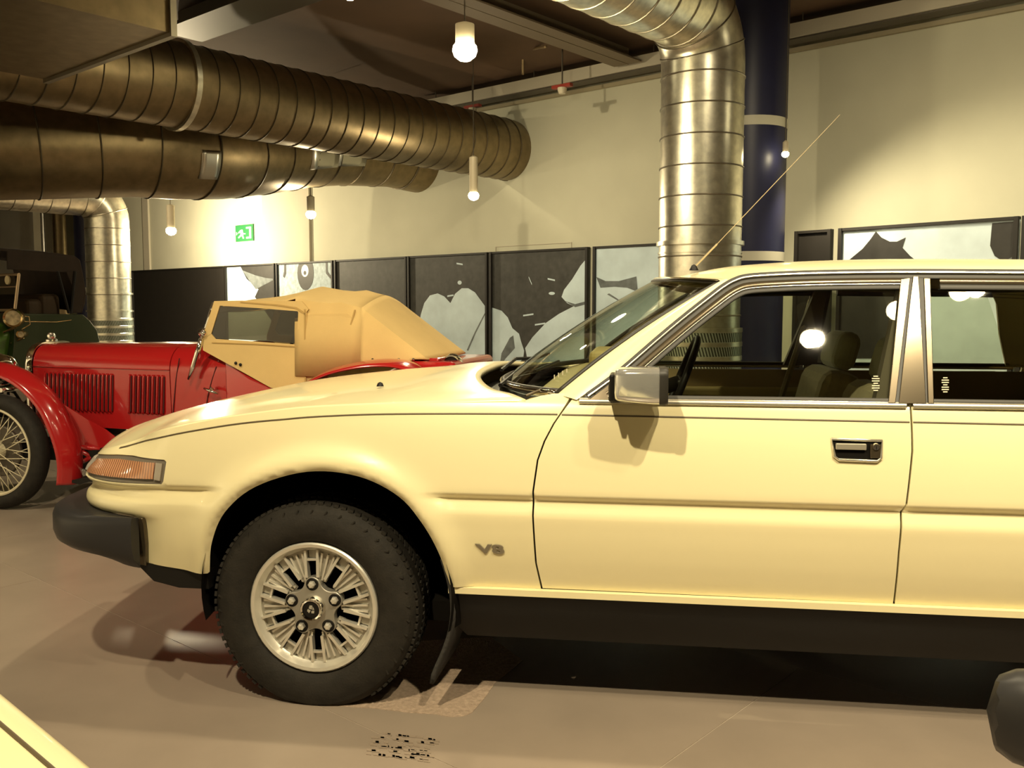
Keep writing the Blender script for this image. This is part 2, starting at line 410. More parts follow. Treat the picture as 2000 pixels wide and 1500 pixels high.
board(WB, 441, 538, M_PALE, 'photo board with pale curve and grey triangle above the tan hood front', (
    ('print_shape', M_PDARK, [(470, 518), (545, 514), (545, 640), (498, 580), (505, 565), (482, 545)], 1),
    ('print_shape', M_PGREY, [(474, 528), (500, 538), (520, 543), (538, 545), (500, 565), (490, 552)], 2)))
board(WB, 541, 652, M_PALE2, 'grainy photo board with a dark oval ring above the tan hood', (
    ('print_shape', M_PDARK, ell(597, 533, 16, 34), 1), ('print_shape', M_PALE, ell(596, 529, 7, 12), 2), ('print_shape', M_PDARK, ell(596, 533, 2.5, 4), 3),
    ('print_shape', M_PDARK, [(555, 514), (559, 514), (559, 534), (556, 543), (553, 540), (555, 530)], 1),
    ('print_shape', M_PDARK, [(636, 510), (640, 510), (640, 530), (648, 541), (645, 544), (637, 534)], 1)))
board(WB, 655, 796, M_BGREY, 'plain charcoal photo board behind the rear of the tan hood')
fing = [(803, 760), (803, 634), (819, 636), (822, 615), (829, 592), (840, 577), (855, 573), (868, 579), (880, 592), (889, 574), (902, 563), (915, 563), (928, 571), (941, 589), (952, 604), (952, 760)]
streak = lambda u, v, l, s: ('print_shape', M_PALE, [(u, v), (u + l, v - s), (u + l, v - s + 3), (u, v + 3)], 1)
board(WB, 798, 954, M_BGREY, 'photo board with white rounded finger shapes left of the cream windscreen', (
    ('print_shape', M_PALE, fing, 1), ('print_shape', M_PGREY, [(950, 606), (952, 606), (930, 650), (915, 685), (912, 684), (928, 648)], 2),
    streak(892, 513, 12, -2), streak(874, 577, 12, 2), ('print_shape', M_PALE, ell(898, 552, 4, 4), 1)))
board(WB, 958, 1150, M_BGREY, 'photo board with white limbs meeting on charcoal, behind the cream bonnet', (
    ('print_shape', M_PALE, [(962, 601), (980, 607), (992, 620), (1001, 641), (1014, 652), (1018, 667), (1024, 685), (1022, 701), (1009, 712), (1000, 760), (962, 760)], 1),
    ('print_shape', M_PGREY, [(996, 660), (1003, 655), (1006, 680), (988, 700), (975, 722), (980, 690)], 2),
    ('print_shape', M_PALE, [(1145, 506), (1134, 519), (1118, 545), (1102, 566), (1097, 580), (1108, 592), (1121, 598), (1092, 613), (1066, 631), (1040, 659), (1026, 680), (1030, 700), (1040, 760), (1146, 760)], 1),
    ('print_shape', M_PGREY, [(1104, 588), (1124, 600), (1146, 594), (1146, 588), (1124, 594)], 2),
    streak(1022, 615, 20, 3), streak(1045, 633, 20, 3), streak(1033, 540, 6, -14), streak(1070, 543, 14, -3), ('print_shape', M_PALE, ell(1078, 573, 6, 3), 1)))
board(WB, 1160, 1420, M_PALE, 'pale photo board with a grey band just left of the large duct', (
    ('print_shape', M_PGREY, [(1165, 541), (1183, 549), (1209, 549), (1243, 540), (1246, 570), (1225, 562), (1200, 560), (1173, 562)], 1),
    ('print_shape', M_PGREY, [(1186, 575), (1212, 590), (1213, 588), (1190, 573)], 1)))
board(WR, 1553, 1624, M_BOARD, 'narrow black photo board just right of the blue column')
board(WR, 1638, 1988, M_PALE, 'pale photo board with black peaked silhouettes above the cream roof', (
    ('print_shape', M_PDARK, [(1640, 522), (1662, 505), (1685, 486), (1700, 468), (1711, 452), (1722, 464), (1738, 472), (1752, 472), (1769, 464), (1763, 484), (1778, 500), (1796, 514), (1800, 700), (1640, 700)], 1),
    ('print_shape', M_PDARK, [(1938, 436), (1990, 432), (1990, 522), (1975, 510), (1955, 508), (1943, 500), (1934, 480)], 1), ('print_shape', M_PGREY, [(1960, 512), (1980, 500), (1990, 530), (1960, 530)], 2)))
board(WR, 1994, 2300, M_BGREY, 'charcoal photo board cut by the right edge of the picture')

# ------------------------------------------------------------------ ventilation ducts
def arc_path(p, d0, d1, r, n=10):
    """quarter bend starting at p heading d0, ending heading d1"""
    p, d0, d1 = Vector(p), Vector(d0).normalized(), Vector(d1).normalized()
    out = []
    for k in range(n + 1):
        a = (pi / 2) * k / n; out.append(p + d0 * (r * sin(a)) + d1 * (r * (1 - cos(a))))
    return out
def duct(name, label, pts, r, m, ring_gap, ring_r=0.012, grp='round ventilation ducts', extra=None, seg=40, sm=None):
    base = Vector(pts[0]); e = empty(name, base, label=label, cat='duct', group=grp)
    q = [Vector(p) - base for p in pts]; rr = r if isinstance(r, list) else [r] * len(q)
    MB().tube(q, rr, seg, cap=True).build('duct_body', m, e, smooth=40)
    # raised seams along the run, one ring each
    ring = None; acc = ring_gap * 0.5
    for i in range(len(q) - 1):
        L = (q[i + 1] - q[i]).length; t = acc
        while t < L:
            p = q[i].lerp(q[i + 1], t / L); rad = lerp(rr[i], rr[i + 1], t / L)
            if ring is None:
                ring = MB().lathe([(0.997, -0.5), (1.02, -0.35), (1.02, 0.35), (0.997, 0.5)], 40, 'z').mesh('seam', sm or M_SEAM, 40)
            o = link('seam', ring, e); o.location = p; o.rotation_mode = 'QUATERNION'
            tilt = (q[i + 1] - q[i]).normalized()
            o.rotation_quaternion = tilt.to_track_quat('Z', 'Y'); o.scale = (rad, rad, ring_r * 2)
            t += ring_gap
        acc = t - L
    return e
# the tall bright duct with the bend above it
dC = at(1370, 300, 9.0); RC = 0.40
zt = 3.50
path = [Vector((dC.x, dC.y, 0.95)), Vector((dC.x, dC.y, 2.2)), Vector((dC.x, dC.y, zt))]
bend = arc_path(path[-1], (0, 0, 1), WN, 0.5, 10)
end = bend[-1]
e = duct('supply_duct', 'bright galvanised round duct rising in front of the blue column and bending along the ceiling', path + bend[1:] + [end + WN * 7.5], RC, M_GALV, 0.285, 0.008)
def drum(e, cx, cy, r, z0, z1, nb, scale=1.0):
    base = e.location; perf = perforated()
    MB().lathe([(r * 1.0, z0), (r * 1.0, z1)], 48, 'z', (cx - base.x, cy - base.y, -base.z)).build('perforated_drum', perf, e, smooth=40)
    for k in range(nb + 1):
        z = lerp(z0, z1, k / nb); hh = (z1 - z0) / nb * 0.17
        MB().lathe([(r * 1.0, z - hh), (r * 1.012, z - hh * .8), (r * 1.012, z + hh * .8), (r * 1.0, z + hh)], 48, 'z', (cx - base.x, cy - base.y, -base.z)).build('drum_band', M_GALV, e, smooth=40)
def perforated():
    if 'perforated' in MATS: return MATS['perforated']
    m = mat('perforated', (0.42, 0.45, 0.38), 0.4, 0.8); nt = m.node_tree; b = nt.nodes['Principled BSDF']
    tc = nt.nodes.new('ShaderNodeTexCoord'); sp = nt.nodes.new('ShaderNodeSeparateXYZ'); nt.links.new(tc.outputs['Object'], sp.inputs[0])
    at2 = nt.nodes.new('ShaderNodeMath'); at2.operation = 'ARCTAN2'; nt.links.new(sp.outputs[1], at2.inputs[0]); nt.links.new(sp.outputs[0], at2.inputs[1])
    def wave(src, k, add=None):
        a = nt.nodes.new('ShaderNodeMath'); a.operation = 'MULTIPLY'; a.inputs[1].default_value = k; nt.links.new(src, a.inputs[0]); o = a.outputs[0]
        if add:
            c = nt.nodes.new('ShaderNodeMath'); c.operation = 'ADD'; nt.links.new(o, c.inputs[0]); nt.links.new(add, c.inputs[1]); o = c.outputs[0]
        s = nt.nodes.new('ShaderNodeMath'); s.operation = 'SINE'; nt.links.new(o, s.inputs[0]); return s.outputs[0]
    zz = nt.nodes.new('ShaderNodeMath'); zz.operation = 'MULTIPLY'; zz.inputs[1].default_value = 60; nt.links.new(sp.outputs[2], zz.inputs[0])
    s1 = wave(at2.outputs[0], 90, zz.outputs[0])
    g = nt.nodes.new('ShaderNodeMath'); g.operation = 'GREATER_THAN'; g.inputs[1].default_value = 0.0; nt.links.new(s1, g.inputs[0])
    mx = nt.nodes.new('ShaderNodeMix'); mx.data_type = 'RGBA'; mx.inputs[6].default_value = (0.42, 0.45, 0.38, 1); mx.inputs[7].default_value = (0.05, 0.055, 0.045, 1)
    nt.links.new(g.outputs[0], mx.inputs[0]); nt.links.new(mx.outputs[2], b.inputs['Base Color']); return m
drum(e, dC.x, dC.y, 0.42, 0.0, 0.95, 7)
for zz, rr_, hh in ((1.79, 0.425, 0.02), (1.70, 0.408, 0.008)):
    MB().lathe([(RC * 0.99, zz - hh), (rr_, zz - hh), (rr_, zz + hh), (RC * 0.99, zz + hh)], 48, 'z', (dC.x - e.location.x, dC.y - e.location.y, -e.location.z)).build('flange', M_GALV, e, smooth=30)
# the far-left duct of the same kind
dL = at(211, 500, 17.0)
pathL = [Vector((dL.x, dL.y, 0.95)), Vector((dL.x, dL.y, 2.0)), Vector((dL.x, dL.y, 2.75))]
bl = arc_path(pathL[-1], (0, 0, 1), WN, 0.45, 8)
e = duct('supply_duct', 'smaller galvanised upright duct behind the red car bonnet', pathL + bl[1:] + [bl[-1] + WN * 2.0], 0.385, M_GALV, 0.30, 0.008)
drum(e, dL.x, dL.y, 0.40, 0.0, 0.95, 7)
for zz in (1.42, 1.1):
    MB().lathe([(0.38, zz - .015), (0.41, zz - .015), (0.41, zz + .015), (0.38, zz + .015)], 40, 'z', (dL.x - e.location.x, dL.y - e.location.y, -e.location.z)).build('flange', M_GALV, e, smooth=30)
# upper brown duct running towards the wall, ending in a bend
A1 = at(985, 292, 14.0); A0 = A1 + WN * 11.0
bA = arc_path(A1, -WN, WD * -1, 0.45, 6)
zA = A1.z
ga = [p for p in bA]
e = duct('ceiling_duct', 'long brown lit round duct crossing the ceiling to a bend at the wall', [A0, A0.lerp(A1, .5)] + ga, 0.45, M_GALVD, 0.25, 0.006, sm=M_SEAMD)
jx = at(402, 215, 9.6)
s_ = (jx - A0).dot(-WN); o = MB().lathe([(0.44, -.03), (0.485, -.03), (0.485, .03), (0.448, .03)], 48, 'z').build('joint_band', M_GALV, e, smooth=30)
o.location = -WN * s_; o.rotation_mode = 'QUATERNION'; o.rotation_quaternion = (-WN).to_track_quat('Z', 'Y')
# lower duct with segmented bends
pts = [at(-260, 283, 9.6), at(250, 285, 11.0), at(330, 292, 11.3), at(420, 298, 11.8), at(520, 295, 12.8), at(600, 290, 13.6), at(665, 291, 14.2), at(760, 299, 15.0), at(815, 312, 15.4), at(880, 325, 15.8), at(905, 332, 16.1)]
rad = [0.60, 0.60, 0.60, 0.59, 0.58, 0.56, 0.55, 0.54, 0.54, 0.53, 0.5]
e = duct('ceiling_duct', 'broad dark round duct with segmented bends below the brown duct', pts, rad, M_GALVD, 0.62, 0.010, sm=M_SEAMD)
# flat bright access panels let into the lower duct
M_PLATE = mat('access_plate', (0.55, 0.53, 0.47), 0.3, 1.0)
def plate(e, i, t0, t1, a0, a1):
    p, q = Vector(pts[i]), Vector(pts[i + 1]); ax = (q - p).normalized()
    up = Vector((0, 0, 1)); side = (C_ - p); side = (side - ax * side.dot(ax)); side.z = 0; side.normalize(); up = ax.cross(side); up = up if up.z > 0 else -up
    r = lerp(rad[i], rad[i + 1], .5) * 1.02; mb = MB()
    mb.grid(lambda s, t: p.lerp(q, lerp(t0, t1, s)) + (side * cos(lerp(a0, a1, t)) + up * sin(lerp(a0, a1, t))) * r - e.location, 4, 8)
    o = mb.build('access_panel', M_PLATE, e, smooth=True); s = o.modifiers.new('t', 'SOLIDIFY'); s.thickness = 0.02
plate(e, 2, 0.1, 0.5, -0.7, -0.1); plate(e, 4, 0.3, 1.0, -0.55, 0.25); plate(e, 5, 0.0, 0.95, -0.55, 0.25)
# square trunk at the top left corner
bx = at(341, 66, 7.0)
e = empty('square_duct', bx, label='rectangular sheet-metal trunk in the upper left corner', cat='duct')
mb = MB(); L1, L2, hh = 5.0, 2.2, 0.6
c = (WN * L1 - WD * L2) / 2 + Vector((0, 0, hh / 2)); mb.box(c, (L2, L1, hh), ROTW)
mb.build('trunk_body', M_GALVD, e)
for k in range(2):
    p = WN * (0.02 + 2.2 * k); mb = MB()
    mb.box(p - WD * (L2 / 2) + Vector((0, 0, hh / 2)), (L2 + 0.06, 0.05, hh + 0.06), ROTW); mb.build('flange', M_SEAM, e)

# blue columns
M_BLUE = mat('column_blue', (0.013, 0.015, 0.055), 0.45, noise=0.1, nscale=4); M_BAND = mat('column_band', (0.62, 0.60, 0.48), 0.5)
def column(u, d, r, label, bands):
    p = at(u, 300, d); e = empty('round_column', (p.x, p.y, 0), label=label, cat='column', group='blue round columns')
    MB().lathe([(r, 0), (r, CEIL)], 48, 'z').build('shaft', M_BLUE, e, smooth=40)
    for z in bands: MB().lathe([(r, z - .05), (r * 1.012, z - .05), (r * 1.012, z + .05), (r, z + .05)], 48, 'z').build('band', M_BAND, e, smooth=30)
b1 = at(1490, 236, 9.85).z; b2 = at(1490, 499, 9.85).z
column(1463, 10.2, 0.40, 'blue round column with two pale bands behind the bright duct', (b1, b2))
column(178, 17.8, 0.36, 'dark blue column partly hidden by the smaller upright duct', (1.5,))

# cable tray, beams, conduit
zt_ = 4.30
tA, tB = at(800, 205, 14.9), at(1980, -32, 8.6)
tray = empty('cable_tray', (tA.x, tA.y, zt_), label='long pale cable tray hung under the ceiling edge', cat='cable tray')
d3 = WD
for nm, off, dz, wd, hh, m in (('side_rail', 0.0, 0.07, 0.03, 0.16, mat('tray_grey', (0.52, 0.48, 0.38), 0.5)), ('tray_floor', -0.12, -0.02, 0.22, 0.015, M_DARKMET), ('side_rail', -0.24, 0.03, 0.03, 0.10, M_DARKMET), ('lighting_track', -0.34, -0.06, 0.05, 0.05, mat('track_cream', (0.36, 0.31, 0.2), 0.5))):
    MB().box(d3 * 7 + WN * off + Vector((0, 0, dz)), (14, wd, hh), ROTW).build(nm, m, tray)
for k in range(7): MB().tube([d3 * (0.6 + 2 * k) + Vector((0, 0, .1)), d3 * (0.6 + 2 * k) + Vector((0, 0, CEIL - zt_))], 0.008, 6).build('hanger', M_DARKMET, tray)
M_BEAM = mat('beam_brown', (0.16, 0.12, 0.075), 0.6)
def beam(u, v, d, wid, hgt, length, label):
    p = at(u, v, d); e = empty('ceiling_beam', p, label=label, cat='beam', group='ceiling beams')
    MB().box(WN * length / 2 + WD * wid / 2 + Vector((0, 0, 0.01)), (wid, length, 0.02), ROTW).build('bottom_flange', M_BEAM, e)
    MB().box(WN * length / 2 + WD * wid / 2 + Vector((0, 0, hgt / 2 - 0.005)), (0.03, length, hgt), ROTW).build('web', M_BEAM, e)
    MB().box(WN * length / 2 + WD * 0.01 + Vector((0, 0, 0.03)), (0.02, length, 0.05), ROTW).build('edge_strip', M_DARKMET, e)
beam(1200, 131, 12.2, 0.42, CEIL - at(1200, 131, 12.2).z, 12, 'brown steel beam running from the cable tray towards the viewer')
p = at(352, 72, 10.6); e = empty('ceiling_beam', p, label='dark beam crossing behind the rectangular trunk', cat='beam', group='ceiling beams')
MB().box(WD * 2.2 + Vector((0, 0, 0.02)), (4.4, 0.55, 0.04), ROTW).build('bottom_flange', M_DARKMET, e)
MB().box(WD * 2.2 + Vector((0, 0, (CEIL - p.z) / 2 + .018)), (4.4, 0.04, CEIL - p.z - 0.04), ROTW).build('web', M_DARKMET, e)
cp = [at(1021, 145, 12.8), at(1021, 112, 12.6), at(1026, 100, 12.5), at(1040, 96, 12.2), at(1066, 91, 11.6)]
tag(MB().tube(spline([tuple(p) for p in cp], 5), 0.018, 8).build('conduit_pipe', mat('conduit', (0.34, 0.25, 0.14), 0.4, 0.6), smooth=True), 'thin bent conduit pipe rising from the cable tray', 'pipe')
M_DET = mat('detector_white', (0.62, 0.56, 0.42), 0.5); M_REDB = mat('detector_red', (0.30, 0.035, 0.02), 0.5)
for u, v, d, lb in ((923, 215, 13.6, 'white smoke detector on red base near the end of the tray'), (1098, 176, 12.0, 'white smoke detector on red base under the middle of the tray')):
    p = at(u, v, d); e = empty('smoke_detector', p, label=lb, cat='detector', group='smoke detectors')
    MB().lathe([(0, -.05), (.045, -.045), (.06, 0), (.06, .03), (0, .03)], 20, 'z').build('head', M_DET, e, smooth=40)
    MB().box((0, 0, .05), (.30, .07, .04), ROTW).build('base', M_REDB, e)
    MB().tube([(0, 0, .07), (0, 0, CEIL - p.z)], .012, 6).build('stem', M_DARKMET, e)

# bright room glimpsed beyond the left opening: pipes
M_STEEL = mat('pipe_steel', (0.62, 0.60, 0.55), 0.3, 1.0)
for u, wpx, lb in ((84, 9, 'slim steel pipe seen through the left opening'), (115, 26, 'thick dull pipe right of the slim steel pipe at the left opening')):
    p = at(u, 440, 26.5); tag(MB().lathe([(wpx / 1800 * 26.5 / 2 + 0.001, 0), (wpx / 1800 * 26.5 / 2, CEIL - .01)], 20, 'z', (p.x, p.y, 0)).build('wall_pipe', M_STEEL if wpx < 20 else M_GALVD, smooth=40), lb, 'pipe', 'pipes beyond the left opening')

# ------------------------------------------------------------------ pendant lamps (each carries its own light)
M_TUBE = mat('lamp_tube', (0.55, 0.48, 0.34), 0.5)
def lens_mat(s):
    return mat('lamp_lens_%d' % s, (1, .9, .7), 0.5, emit=(1.0, 0.86, 0.52), estr=s)
def lamp(p, r, ln, label, power, aim=(0, 0, -1), cone=120, blend=0.7, size=0.05, glow=60, grp='pendant tube lamps', point=False):
    p = Vector(p); e = empty('pendant_lamp', p, label=label, cat='lamp', group=grp)
    MB().lathe([(r, 0.0), (r, ln), (r * .3, ln + .02), (0, ln + .02)], 24, 'z').build('lamp_tube', M_TUBE, e, smooth=40)
    MB().lathe([(0, -r * 1.9), (r * .6, -r * 1.75), (r * 1.1, -r * 1.35), (r * 1.3, -r * .8), (r * 1.2, -r * .3), (r * .9, -0.002), (r * .5, 0.02)], 24, 'z').build('bulb', lens_mat(glow), e, smooth=True)
    MB().tube([(0, 0, ln + .02), (0, 0, max(ln + .03, CEIL - p.z))], 0.006, 6).build('cord', M_DARKMET, e)
    if power:
        ld = bpy.data.lights.new('light', 'POINT' if point else 'SPOT'); ld.energy = power * KEY; ld.color = WARM; ld.shadow_soft_size = size
        if not point: ld.spot_size = radians(cone); ld.spot_blend = blend
        lo = link('spot', ld, e); lo.location = Vector(aim).normalized() * (r * 2.2 + 0.09); lo.rotation_mode = 'QUATERNION'; lo.rotation_quaternion = Vector(aim).to_track_quat('-Z', 'Y')
    return e
wdn = (-WN * 0.45 + Vector((0, 0, -1)))
lamp(at(925, 376, 12.0), 0.055, 0.45, 'tube lamp in front of the wall under the brown duct bend', 40, point=True)
lamp(at(607, 413, 14.0), 0.06, 0.22, 'tube lamp hanging above the tan hood', 60, point=True)
lamp(at(334, 445, 17.5), 0.075, 0.42, 'tube lamp beside the smaller upright duct', 620, point=True)
lamp(at(908, 84, 7.2), 0.075, 0.14, 'brightest bare lamp just under the brown ceiling', 300, (0.2, 0.3, -1), 150, glow=420)
lamp(at(1534, 297, 9.7), 0.03, 0.1, 'small lamp shining at the edge of the blue column', 160, (WD * 0.8 - WN * 0.5 + Vector((0, 0, -1))), 150)
# the row over the visitors' aisle: its reflections show in the side glass
KP = 345
lamp((-0.90, 0.0, 3.95), 0.05, 0.3, 'lamp over the aisle above the cream bonnet side', KP * 1.75, (0.1, 0.60, -1), 100)
lamp((1.13, 0.20, 3.95), 0.05, 0.3, 'lamp over the aisle mirrored in the middle of the front door glass', KP * 1.25, (0.12, 0.62, -1), 84)
lamp((1.66, 0.36, 3.95), 0.05, 0.3, 'lamp over the aisle mirrored beside the front door pillar', KP * .4, (0.2, 0.62, -1), 84)
lamp((2.02, 0.46, 3.95), 0.05, 0.3, 'lamp over the aisle mirrored in the rear door glass', KP * .6, (0.3, 0.62, -1), 84)
lamp((-0.30, 3.30, 3.95), 0.05, 0.3, 'unseen lamp added above the cream bonnet', KP * .45, (0, 0.0, -1), 120)  # added overhead lamp, brightens the bonnet
lamp((1.50, 3.10, 3.95), 0.05, 0.3, 'unseen lamp added above the cream roof', KP * .35, (0, 0.0, -1), 120)  # another added overhead lamp, for a brighter roof
lamp((-3.3, 2.6, 3.95), 0.05, 0.3, 'lamp over the aisle facing the red car', KP * .95, (0.3, 0.8, -1), 95)
for k_, (xx_, lb_) in enumerate(((-9, 'unseen fill lamp added by the front wall, leftmost of three behind the viewer'), (-4, 'unseen fill lamp added by the front wall, middle of three behind the viewer'), (1, 'unseen fill lamp added by the front wall, rightmost of three behind the viewer'))):
    lamp(wallpt(xx_, 14.5, 3.6), 0.05, 0.3, lb_, 900, WN * 0.5 + Vector((0, 0, -1)), 150)  # added lamps: fill light, and a lit wall for the chrome to mirror
lamp((-5.5, 4.0, 3.95), 0.05, 0.3, 'lamp over the aisle facing the green veteran car', KP * .45, (-0.1, 0.5, -1), 110)
for xx_, lb_ in ((-9.0, 'added wall washing lamp above the black board'), (-4.5, 'added wall washing lamp above the finger photograph'), (-0.5, 'added wall washing lamp left of the bright duct'), (4.0, 'added wall washing lamp right of the blue column')):
    lamp(wallpt(xx_, 4.9, 4.22), 0.05, 0.2, lb_, 320, -WN * 1.0 + Vector((0, 0, -0.62)), 95, 1.0)  # unseen lamps added to brighten the long wall
lamp(wallpt(5.2, 2.2, 3.5), 0.05, 0.3, 'lamp over the boards beyond the right edge', 130, wdn, 150)
lamp(wallpt(XL - 1.5, -3.2, 3.2), 0.06, 0.4, 'lamp added to light the room beyond the left opening', 500, (0, 0, -1), 170)  # added so that the recess looks bright

# ------------------------------------------------------------------ the cream hatchback
hub = at(612, 1187, 2.70)
RV = Frame((0, 0, 0), radians(8.0)); RV.O = hub - RV.ey * 0.045; RV.O.z = 0
CW = 1.768                                   # body width
car = empty('cream_car', RV.O, -RV.yaw, 'cream five-door car with V8 badge and alloy wheel filling the foreground', 'car')
# plan outline: straight flank, rounded front corner, bowed nose
PL = [(-0.46 - 0.37 * sin(t), 0.32 - 0.32 * cos(t)) for t in [radians(k) for k in range(0, 79, 2)]]
x1_, y1_ = PL[-1]
PL += [(lerp(x1_, -0.88, 1 - (1 - k / 16) ** 2), lerp(y1_, CW / 2, k / 16)) for k in range(1, 17)]
SL = [0.0]
for a, b in zip(PL, PL[1:]): SL.append(SL[-1] + hypot(b[0] - a[0], b[1] - a[1]))
def plan(s):
    if s >= -0.46: return s, 0.0, 0.0, 1.0
    t = -0.46 - s; i = 0
    while i < len(SL) - 2 and SL[i + 1] < t: i += 1
    k = (t - SL[i]) / (SL[i + 1] - SL[i]); (ax, ay), (bx_, by_) = PL[i], PL[i + 1]; tx, ty = bx_ - ax, by_ - ay; L = hypot(tx, ty)
    # smooth the normal between segments
    def nrm(j):
        p, q = PL[max(0, j - 1)], PL[min(len(PL) - 1, j + 1)]; d = hypot(q[0] - p[0], q[1] - p[1]); return (q[1] - p[1]) / d, -(q[0] - p[0]) / d
    n0, n1 = nrm(i), nrm(i + 1); nx, ny = lerp(n0[0], n1[0], k), lerp(n0[1], n1[1], k); d = hypot(nx, ny)
    return ax + tx * k, ay + ty * k, nx / d, ny / d
ARCH = [(-0.325, 0.36), (-0.315, 0.40), (-0.293, 0.489), (-0.243, 0.582), (-0.148, 0.659), (0.006, 0.706), (0.156, 0.697), (0.275, 0.642), (0.347, 0.556), (0.391, 0.456), (0.402, 0.371)]
ARCHS = spline(ARCH, 6); AC = (0.045, 0.345)
ART = sorted((atan2(z - AC[1], x - AC[0]), hypot(x - AC[0], z - AC[1])) for x, z in ARCHS)
def arch_d(x, z):
    best = 9
    for cx in (AC[0], AC[0] + 2.815):
        dx, dz = x - cx, z - AC[1]; r = hypot(dx, dz)
        if r < 0.6 and dz > -0.12: best = min(best, r - tab(atan2(dz, dx), ART))
    return best
side_f = pchip([(0.20, 0.10), (0.30, 0.058), (0.366, 0.054), (0.384, 0.049), (0.42, 0.037), (0.48, 0.020), (0.55, 0.006), (0.60, 0.0), (0.66, 0.0), (0.70, 0.002), (0.75, 0.007), (0.80, 0.015), (0.84, 0.025), (0.875, 0.037), (0.90, 0.047), (0.915, 0.056), (0.935, 0.077)])
crease_T = [(0.590, 0), (0.602, 0.0005), (0.636, 0.0155), (0.642, 0.0150), (0.653, 0.001), (0.660, 0)]
nose_f = pchip([(0.38, 0.06), (0.50, 0.05), (0.545, 0.032), (0.556, 0.016), (0.566, 0.004), (0.58, 0.0), (0.597, 0.004), (0.612, 0.018), (0.632, 0.020), (0.642, 0.006), (0.652, 0.001), (0.673, 0.008), (0.70, 0.030), (0.745, 0.066), (0.79, 0.13)])
def off(s, z):
    d = arch_d(s, z); k = sstep(0.03, 0.10, d) if d < 9 else 1.0
    a = side_f(z) + tab(z, crease_T) * k
    if s < -0.36:
        w_ = sstep(-0.40, -0.66, s) if False else 1 - sstep(-0.66, -0.40, s); a = lerp(a, nose_f(z), w_)
    if d < 0.2: a -= 0.022 * math.exp(-(((d - 0.022) / 0.042) ** 2)) - 0.012 * (1 - min(1.0, max(0.0, d) / 0.020)) ** 2
    return a
def body(s, z):
    x, y, nx, ny = plan(s); o = off(s, z); return (x + nx * o, y + ny * o, z) if s < -0.46 else (s, o, z)
def up_y(z): return 0.055 + 0.5 * (z - 0.925)
def upper(x, z): return (x, up_y(z), z)
def P_(u, v, y=0.0): return RV.px(u, v, y)
def PU(u, v):          # pixel on the side-glass plane
    y = 0.12
    for _ in range(25): x, z = RV.px(u, v, y); y = up_y(z)
    return x, z
def mirror(o, label=None):
    c = o.copy(); COL.objects.link(c); c.parent = o.parent; c.scale = (1, -1, 1); c.location = (o.location.x, CW - o.location.y, o.location.z)
    for ch in [q for q in bpy.data.objects if q.parent == o]:
        d = ch.copy(); COL.objects.link(d); d.parent = c
    return c
ROWS = (0.590, 0.602, 0.610, 0.620, 0.636, 0.642, 0.653, 0.660, 0.552, 0.57, 0.58)
zbe = pchip([(-0.95, 0.70), (-0.70, 0.742), (-0.6, 0.768), (-0.47, 0.806), (-0.31, 0.842), (-0.15, 0.867), (0, 0.885), (0.23, 0.897), (0.5, 0.905), (0.66, 0.909)])
G = 0.0025                                     # half of a shut gap
dfr = [(0.672, 0.379), (0.658, 0.46), (0.6545, 0.538), (0.652, 0.60), (0.6525, 0.667), (0.664, 0.753), (0.682, 0.805), (0.706, 0.852), (0.728, 0.885), (0.752, 0.918)]
drr = [(1.622, 0.379), (1.619, 0.531), (1.620, 0.60), (1.622, 0.637), (1.631, 0.660), (1.638, 0.73), (1.645, 0.80), (1.646, 0.86), (1.647, 0.918)]
lamp_top = [(-0.90, 0.705), (-0.78, 0.717), (-0.66, 0.727), (-0.565, 0.732), (-0.430, 0.729), (-0.423, 0.723)]
lamp_rear = [(-0.424, 0.718), (-0.432, 0.666), (-0.440, 0.655)]
# front wing
wing = [p for p in ARCHS if p[1] > 0.385]; wing = [(-0.322, 0.386)] + wing[0:] + [(0.402, 0.379)]
wing += [(x - G, z) for x, z in dfr[:-1]] + [(0.748, 0.922), (0.755, 0.933), (0.70, 0.931), (0.665, 0.925), (0.63, 0.915)]
wing += [(x, zbe(x)) for x in [0.6 - 0.06 * k for k in range(20)]] + [(-0.60, zbe(-0.60)), (-0.66, zbe(-.66)), (-0.73, zbe(-.73)), (-0.80, zbe(-.80)), (-0.86, zbe(-.86))]
wing += lamp_top + lamp_rear + [(-0.7, 0.650), (-1.42, 0.650), (-1.42, 0.553), (-0.56, 0.553), (-0.524, 0.548), (-0.528, 0.47), (-0.543, 0.408), (-0.43, 0.396)]
wg = panel('front_wing', wing, body, PAINT, car, 0.016, ROWS, 0.014); mirror(wg)
# doors
door = [(x + G, z) for x, z in dfr] + [(0.80, 0.920), (1.2, 0.920)] + [(x - G, z) for x, z in reversed(drr)]
door[0] = (door[0][0], 0.381)
dr = panel('front_door', door, body, PAINT, car, 0.018, ROWS, 0.014)
rdoor = [(x + G, z) for x, z in drr] + [(2.0, 0.920), (2.50, 0.920), (2.545, 0.918), (2.54, 0.75), (2.50, 0.66)] + [(2.815 + AC[0] - 0.39 * cos(t), AC[1] + 0.39 * sin(t)) for t in (1.0, .8, .6, .4, .2)] + [(2.45, 0.379)]
rd = panel('rear_door', rdoor, body, PAINT, car, 0.022, ROWS, 0.014)
arch_r = [(x + 2.815, z) for x, z in ARCHS if z > 0.385]
quarter = [(2.47, 0.39)] + [(2.815 + AC[0] - 0.385 * cos(t), AC[1] + 0.385 * sin(t)) for t in (.2, .4, .6, .8, 1.0)] + [(2.505, 0.66), (2.545, 0.75), (2.55, 0.92), (3.0, 0.918), (3.5, 0.905), (3.72, 0.88), (3.74, 0.6), (3.70, 0.39), (3.24, 0.384)] + arch_r[::-1]
qt = panel('rear_quarter', quarter, body, PAINT, car, 0.025, ROWS, 0.014); mirror(qt)
